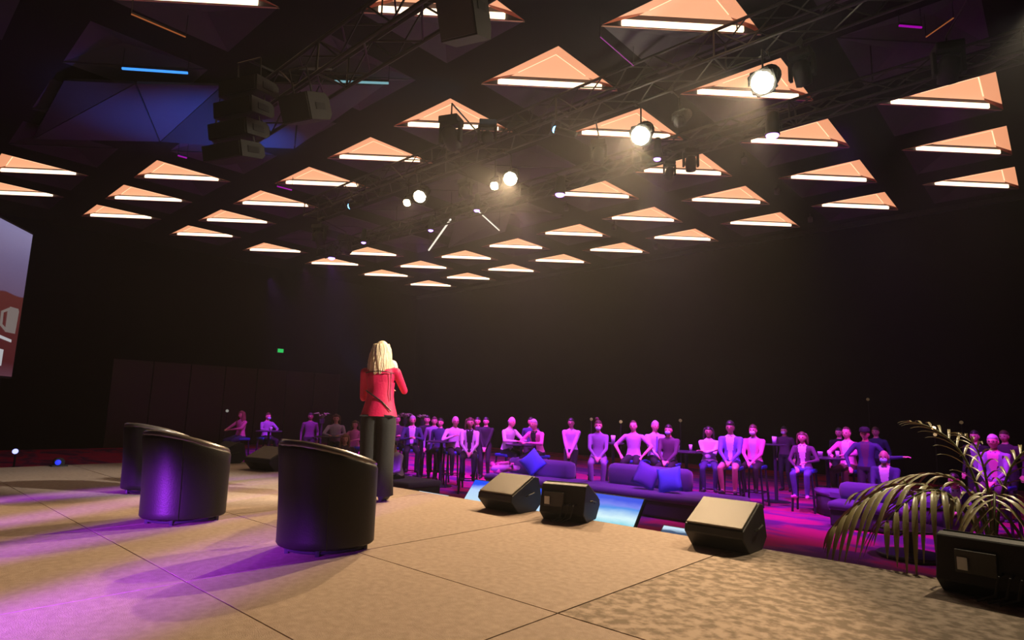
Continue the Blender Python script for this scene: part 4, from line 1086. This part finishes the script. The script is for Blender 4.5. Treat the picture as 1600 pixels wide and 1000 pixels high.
# the audience, front row from the left
PEOPLE = [
 (379, 641, 0, 'stool', 'woman with long hair in bright magenta light at far left', -50, 17.5, dict(hair=('long', 'hair_red'), top='pink', bottom='navy', arms=TAB, fem=True)),
 (419, 644, 0, 'stool', 'person wearing a blue mask seated beside the far left woman', 30, 18.2, dict(mask='mask', top='violet', arms=TAB)),
 (486, 644, 0, 'stand', 'dim person in dark clothes left of the violet-topped one', 0, 17.5, dict(top='plum', hair=('short', 'hair_black'), skin='skin_dark')),
 (526, 646, 0, 'stool', 'person in violet top behind a table, left of standing woman', 0, 15.5, dict(top='lilac', arms=TAB, hair=('bob', 'hair_brown'))),
 (556, 656, 0, 'stool', 'person in bright pink partly hidden by the standing woman', -20, 15.0, dict(top='pink', arms=TAB, hair=('bob', 'hair_brown'), fem=True)),
 (621, 647, 0, 'stool', 'person in plum jacket just right of the standing woman', 20, 15.2, dict(top='plum', arms=HOLD)),
 (645, 648, 0, 'stool', 'man in navy suit and white shirt holding a paper', 10, 14.6, dict(top='navy', shirt='white', arms=HOLD, hair=('short', 'hair_grey'))),
 (668, 648, 0, 'stand', 'pink-faced person behind the man holding a paper', 0, 15.8, dict(top='dark', hair=('short', 'hair_black'))),
 (679, 650, 0, 'stand', 'person in grey top in the close cluster, middle one', 10, 15.4, dict(top='violet', hair=('short', 'hair_brown'))),
 (689, 652, 0, 'stool', 'person in dark blue in the close cluster, right one', -10, 14.8, dict(top='navy', hair=('short', 'hair_black'))),
 (710, 649, 0, 'stool', 'man in white shirt with glasses leaning forward on his arm', 25, 14.2, dict(top='white', lean=8, arms={-1: ((-.18, .26, 1.12), (-1, 0, -.5)), 1: ((.10, .30, 1.18), (1, -.2, -.6))}, glasses=True, hair=('receding', 'hair_grey'), bottom='dark')),
 (735, 651, 0, 'stool', 'woman in patterned white top with dark strap, hands in lap', 10, 13.2, dict(top='white', shirt='dark', arms=LAP, hair=('bob', 'hair_brown'), fem=True)),
 (747, 651, 0, 'stand', 'dim red-lit person behind the woman in patterned top', 0, 16.5, dict(top='black_c', hair=('short', 'hair_black'))),
 (760, 651, 0, 'stand', 'dim standing person left of the bald man in white', 0, 16.0, dict(top='dark', arms=CLASP, hair=('short', 'hair_black'))),
 (793, 649, 0, 'stool', 'bald man in white shirt turned sideways towards a table', 60, 13.9, dict(top='white', lean=10, arms=TAB, hair=('balding', 'hair_grey'), bottom='dark')),
 (830, 651, 0, 'stand', 'dim blue-clad person behind the man in pink jacket', 0, 15.5, dict(top='navy', hair=('short', 'hair_black'))),
 (842, 652, 0, 'stool', 'man in pink jacket with long pale scarf leaning on a table', -25, 13.6, dict(top='pink', shirt='dark', lean=14, arms=TAB, hair=('short', 'hair_grey'), bottom='dark')),
 (893, 652, 0, 'stand', 'man standing alone in a lilac shirt with clasped hands', 0, 14.2, dict(top='lilac', arms=CLASP, hair=('short', 'hair_black'), skin='skin_mid')),
 (935, 655, 0, 'stool', 'masked woman in violet dress seated with hands on lap', 15, 12.6, dict(top='violet', arms=LAP, hair=('bun', 'hair_brown'), mask='mask_w', bottom='violet', fem=True)),
 (990, 656, 0, 'stool', 'large man in lilac short-sleeved shirt, hands on hips', 5, 12.9, dict(top='lilac', sleeves='half', arms={-1: ((-.26, .18, .95), (-1, -.4, 0)), 1: ((.26, .18, .95), (1, -.4, 0))}, hair=('receding', 'hair_brown'), bottom='dark')),
 (1023, 656, 0, 'stool', 'white-haired man in pale shirt with blue tie', 40, 13.0, dict(top='lightblue', tie='blue', arms=LAP, hair=('short', 'hair_grey'), bottom='dark')),
 (1045, 662, 0, 'stool', 'masked man in dark suit with hands together on his lap', 5, 12.3, dict(top='plum', arms=LAP, hair=('short', 'hair_black'), mask='mask', bottom='dark')),
 (1107, 665, 0, 'stool', 'woman in white blouse with folded arms', 20, 12.4, dict(top='white', arms=CROSS, hair=('bob', 'hair_black'), bottom='navy', fem=True, skin='skin_mid')),
 (1141, 657, 0, 'stool', 'man in blue suit jacket and shorts, bare legs on stool', 12, 12.0, dict(top='blue', shirt='white', arms=LAP, hair=('bushy', 'hair_black'), bottom='navy', bare_legs='yes', skin='skin_mid')),
 (1177, 662, 0, 'stool', 'masked man in bright pink jacket, arms folded low', 5, 12.4, dict(top='pink', shirt='lilac', arms=LAP, hair=('short', 'hair_brown'), mask='mask_w', bottom='black_c')),
 (1225, 665, 0, 'stand', 'dim masked person between the pink and the dark jackets', 0, 15.0, dict(top='plum', hair=('short', 'hair_black'), mask='mask_w')),
 (1254, 673, 0, 'stool', 'woman in dark jacket and jeans perched with crossed ankles', 10, 11.8, dict(top='plum', shirt='white', arms={-1: ((-.10, .28, 1.02), (-1, -.2, -.5)), 1: ((.10, .30, .92), (1, -.3, -.4))}, hair=('bob', 'hair_brown'), bottom='denim', shoes='pink', fem=True, lean=4)),
 (1311, 667, 0, 'stand', 'dim red-faced person left of the man in magenta blazer', 0, 13.6, dict(top='dark', hair=('short', 'hair_black'))),
 (1323, 666, 0, 'stool', 'man in magenta blazer and white shirt at a high table', -5, 12.0, dict(top='pink', shirt='white', arms=TAB, hair=('receding', 'hair_brown'), bottom='olive')),
 (1351, 667, 0, 'stand', 'capped man in navy stretching his arm to the right', 12, 11.3, dict(top='navy', cap='dark', hair=('short', 'hair_black'), shirt='plum', arms={-1: ((-.62, .05, 1.18), (0, -.2, -1)), 1: ((.25, .25, .95), (1, 0, -.3))})),
 (1368, 666, 0, 'stand', 'dim tall person behind the capped man', 0, 13.9, dict(top='navy', hair=('short', 'hair_brown'))),
 (1381, 702, 0, 'sofa', 'balding masked man in navy suit and white shirt by palm', 15, 10.4, dict(top='navy', shirt='white', arms=LAPS, hair=('balding', 'hair_grey'), mask='mask', skin='skin_mid')),
 (1523, 671, 0, 'stand', 'dim person in violet shirt at the right, beside scarf woman', 0, 11.5, dict(top='dark', shirt='violet', hair=('short', 'hair_black'))),
 (1551, 677, 0, 'stool', 'woman in glasses with a patterned violet scarf at right edge', 10, 9.6, dict(top='violet', shirt='pink', arms=LAP, hair=('short', 'hair_grey'), glasses=True, fem=True, bottom='plum')),
 (1569, 671, 0, 'stand', 'dim person at the right frame edge behind the scarf woman', 0, 11.4, dict(top='plum', hair=('short', 'hair_brown'))),
 (1496, 738, 0, 'sofa', 'person in navy bending low behind the palm fronds', 20, 8.9, dict(top='navy', shirt='lightblue', lean=30, arms=LAPS, hair=('short', 'hair_black'))),
 (624, 684, 0, 'sofa', 'masked person in patterned lilac blouse on the dark ottoman', -40, 11.6, dict(top='lilac', lean=12, arms=LAPS, hair=('short', 'hair_black'), mask='mask', bottom='dark', skin='skin_mid')),
 (540, 677, 0, 'sofa', 'dark-haired person seated low behind the nearest tub chair', 0, 13.0, dict(top='plum', hair=('long', 'hair_red'))),
]
import sys
for px, hy, fy, pose, lab, face, dep, k in PEOPLE:
    aud(px, hy, fy, pose, lab, face, dep, **k)
finish_people()

# high tables with things on them
def tab_at(px, py, depth, label, hh=1.03):
    d = ray(px, py); p = EYE + d * depth
    high_table(label, p.x, p.y, hh, .36); return p
p1 = tab_at(1072, 690, 12.6, 'dark high table between the dark suit and white blouse')
p2 = tab_at(1292, 709, 11.7, 'dark high table before the man in magenta blazer')
p3 = tab_at(815, 688, 13.6, 'dark high table between the bald man and pink jacket')
p4 = tab_at(515, 677, 15.0, 'dark high table left of the standing woman')
p5 = tab_at(420, 678, 17.3, 'dark high table with blue glints at far left')
p6 = tab_at(690, 690, 14.1, 'dark high table among the close cluster of people')
for p_, dx, dy, lab, k in ((p2, -.12, .0, 'white cup at the left side of the high table', 1), (p2, .02, .1, 'tall glass in the middle of the high table', 0), (p2, .2, -.05, 'tall glass nearest the man in magenta blazer', 0),
                           (p1, .05, .1, 'pale glass on the table beside folded arms', 0), (p1, -.2, .0, 'pale cup at the left of the table beside folded arms', 1), (p3, .1, 0, 'pale cup on table before the bald man', 1),
                           (p5, .1, 0, 'pale cup on the far left high table', 1)):
    glass(lab, p_.x + dx, p_.y + dy, FL + 1.032, k)
for (px, py, dp, lab) in ((958, 688, 13.3, 'pale tall glass left of the large man'), (1210, 690, 13.0, 'pale violet glass right of the pink jacket')):
    d = ray(px, py); p_ = EYE + d * dp
    high_table('small high table under the %s' % lab, p_.x, p_.y, p_.z - FL - .05, .24); o = glass(lab, p_.x, p_.y, p_.z - .048); o.scale = (1.4, 1.4, 1.2)
# small table lamps glowing at the far side
def table_lamp(px, py, dp, e, lab, col=(1.0, .62, .30)):
    d = ray(px, py); p_ = EYE + d * dp; t = thing('small_lamp', lab, 'lamp', p_)
    bm = BM(); ball(bm, (0, 0, 0), .055 if e > 1 else .045); obj('bulb', bm, emis('bulb_glow', col, e), t, True)
    bm = BM(); tube(bm, [(0, 0, -.05), (0, 0, FL - p_.z)], .012, 6); lathe(bm, [(.12, FL - p_.z), (.12, FL - p_.z + .02), (.02, FL - p_.z + .05)], 14); obj('stand', bm, M['black'], t)
table_lamp(1459, 669, 17.5, 5, 'brightest small warm lamp, right of the capped man')
table_lamp(1461, 679, 16.5, .5, 'dim small lamp just below the brightest small one')
table_lamp(970, 659, 17, .35, 'small orange lamp left of the large man')
table_lamp(924, 655, 17.5, .18, 'faint small orange lamp above the masked woman')
table_lamp(1063, 657, 17, .12, 'faint small lamp right of the masked dark suit man')
table_lamp(1502, 660, 16, .08, 'faint small lamp at right above the palm')
table_lamp(355, 642, 19, .3, 'small white lamp left of the far left woman', (.8, .8, .7))
table_lamp(1356, 624, 18, .06, 'faint lamp high above the capped man')
# table greenery in the far row
def greenery(px, py, dp, lab):
    d = ray(px, py); p_ = EYE + d * dp; t = thing('table_plant', lab, 'plant', p_)
    G = M.get('leafg') or mat('leaf_green', (.12, .30, .06), .5); M['leafg'] = G
    for k in range(12):
        a = k * 2.4; bm = BM(); l = random.uniform(.12, .25)
        pts = [(0, 0, 0), (math.cos(a) * l * .5, math.sin(a) * l * .5, l * .7), (math.cos(a) * l, math.sin(a) * l, l * .6)]; tube(bm, pts, [.012, .022, .003], 5); obj('leaf', bm, G, t)
    bm = BM(); lathe(bm, [(.06, -.12), (.08, .02)], 12); obj('pot', bm, M['black'], t)
    bm = BM(); tube(bm, [(0, 0, -.12), (0, 0, FL - p_.z)], .03, 8); lathe(bm, [(.2, FL - p_.z), (.2, FL - p_.z + .02)], 14); obj('plant_stand', bm, M['black'], t)
greenery(633, 655, 16.4, 'green table plant right of the standing woman')
greenery(660, 657, 16.2, 'white-green table plant behind the paper-holding man')
greenery(503, 655, 17.0, 'green table plant left of the violet-topped person')

# ------------------------------------------------------------------ palm
LEAF = mat('palm_leaf', (.42, .36, .15), .35, bump=.1, bscale=40, var=.3, vscale=5, spec=.7); STEM = mat('palm_stem', (.16, .18, .05), .5)
LEAFD = mat('palm_leaf_bright', (.20, .42, .02), .45)
base = Vector((-.42, 5.75, FL))
palm = thing('potted_palm', 'potted palm with long arching fronds by the right stage corner', 'plant', base)
bm = BM(); lathe(bm, [(.16, 0), (.22, .36), (.235, .40), (.20, .40), (.19, .37)], 24); obj('pot', bm, M['black'], palm, True)
bm = BM(); lathe(bm, [(.19, .34), (.19, .37)], 20); obj('soil', bm, mat('soil', (.03, .02, .015), .9), palm)
def frond(root_, tip_dir, length, rise, droop, nleaf, leaflen, hang=.6, m=LEAF, w=.022):
    f_ = None
    pts = []; 
    cp = [Vector(c) - base for c in tip_dir]; N = 14
    d = (cp[-1] - cp[0]); d.z = 0; d.normalize(); side = Vector((-d.y, d.x, 0))
    for i in range(N + 1):
        u = i / N; k = 1 - u
        pts.append(cp[0] * k ** 3 + cp[1] * 3 * u * k * k + cp[2] * 3 * u * u * k + cp[3] * u ** 3)
    bm = BM(); tube(bm, pts, [.014 * (1 - .75 * i / N) for i in range(N + 1)], 6)
    rach = obj('frond', bm, STEM, palm, True)
    for i in range(nleaf):
        u = .28 + .72 * i / (nleaf - 1); k = u * N; a = int(min(N - 1, k)); p = pts[a].lerp(pts[a + 1], k - a)
        tg = (pts[min(N, a + 1)] - pts[max(0, a)]).normalized()
        for s_ in (-1, 1):
            ll = leaflen * (.55 + .6 * math.sin(min(1, (u - .1) * 1.15) * PI)) * random.uniform(.9, 1.08) * (1 if u < .98 else .7)
            out = (side * s_ * .8 + tg * (.45 + .5 * u) + Vector((0, 0, .25))).normalized()
            bm = BM(); prevv = None; n_ = 6
            wv = side.cross(Vector((0, 0, 1))) * .2 + tg * .9
            for j in range(n_ + 1):
                v = j / n_
                q = p + out * ll * (v - .18 * v * v) + Vector((0, 0, -hang * ll * v ** 1.8))
                ww = w * (.35 + .65 * math.sin(min(1, v * 1.25 + .12) * PI)) if v < 1 else .002
                ww = max(.002, w * math.sin(min(.999, v * .86 + .12) * PI) ** .8)
                t_dir = out.cross(Vector((0, 0, 1))).normalized()
                a_ = bm.verts.new(q + t_dir * ww); c_ = bm.verts.new(q - Vector((0, 0, ww * .55))); b_ = bm.verts.new(q - t_dir * ww)
                if prevv:
                    bm.faces.new((prevv[0], a_, c_, prevv[1])); bm.faces.new((prevv[1], c_, b_, prevv[2]))
                prevv = (a_, c_, b_)
            obj('leaflet', bm, m, rach, True)
rt = Vector((0, 0, .38))
def Lp(v): return Vector(v) - base
rt = Vector((-.10, -.10, .72))

root = base + Vector((-.05, -.05, .72))
def fr(p1, p2, p3, n, ll, hang, w=.016): frond(root, (root, p1, p2, p3), 0, 0, 0, n, ll, hang, w=w)
fr((-.60, 5.60, .75), (-1.05, 5.45, .62), (-1.38, 5.30, .20), 11, .50, .85, .021)
fr((-.62, 5.50, .70), (-.80, 5.30, .58), (-1.00, 5.12, .30), 9, .46, .95, .019)
fr((-.50, 5.75, .75), (-.75, 5.75, .70), (-1.30, 5.70, .42), 10, .42, .55, .017)
fr((-.40, 5.45, .70), (-.38, 5.25, .60), (-.40, 5.08, .32), 8, .36, .9, .017)
fr((-.50, 5.85, .65), (-.62, 5.95, .95), (-.95, 6.0, 1.0), 10, .34, .35, .010)
fr((-.40, 5.85, .65), (-.30, 5.95, .90), (-.05, 6.0, .85), 11, .36, .45, .011)
fr((-.45, 5.75, .55), (-.45, 5.7, .85), (-.58, 5.6, .92), 9, .30, .45, .010)
bm = BM(); tube(bm, [Vector((-.88, 5.5, .42)) - base, Vector((-.95, 5.5, .56)) - base], [.012, .003], 5); obj('young_shoot', bm, LEAFD, palm)
bm = BM(); tube(bm, [(0, 0, .36), (-.03, -.03, .55), root - base], [.05, .045, .03], 8); obj('trunk', bm, STEM, palm)
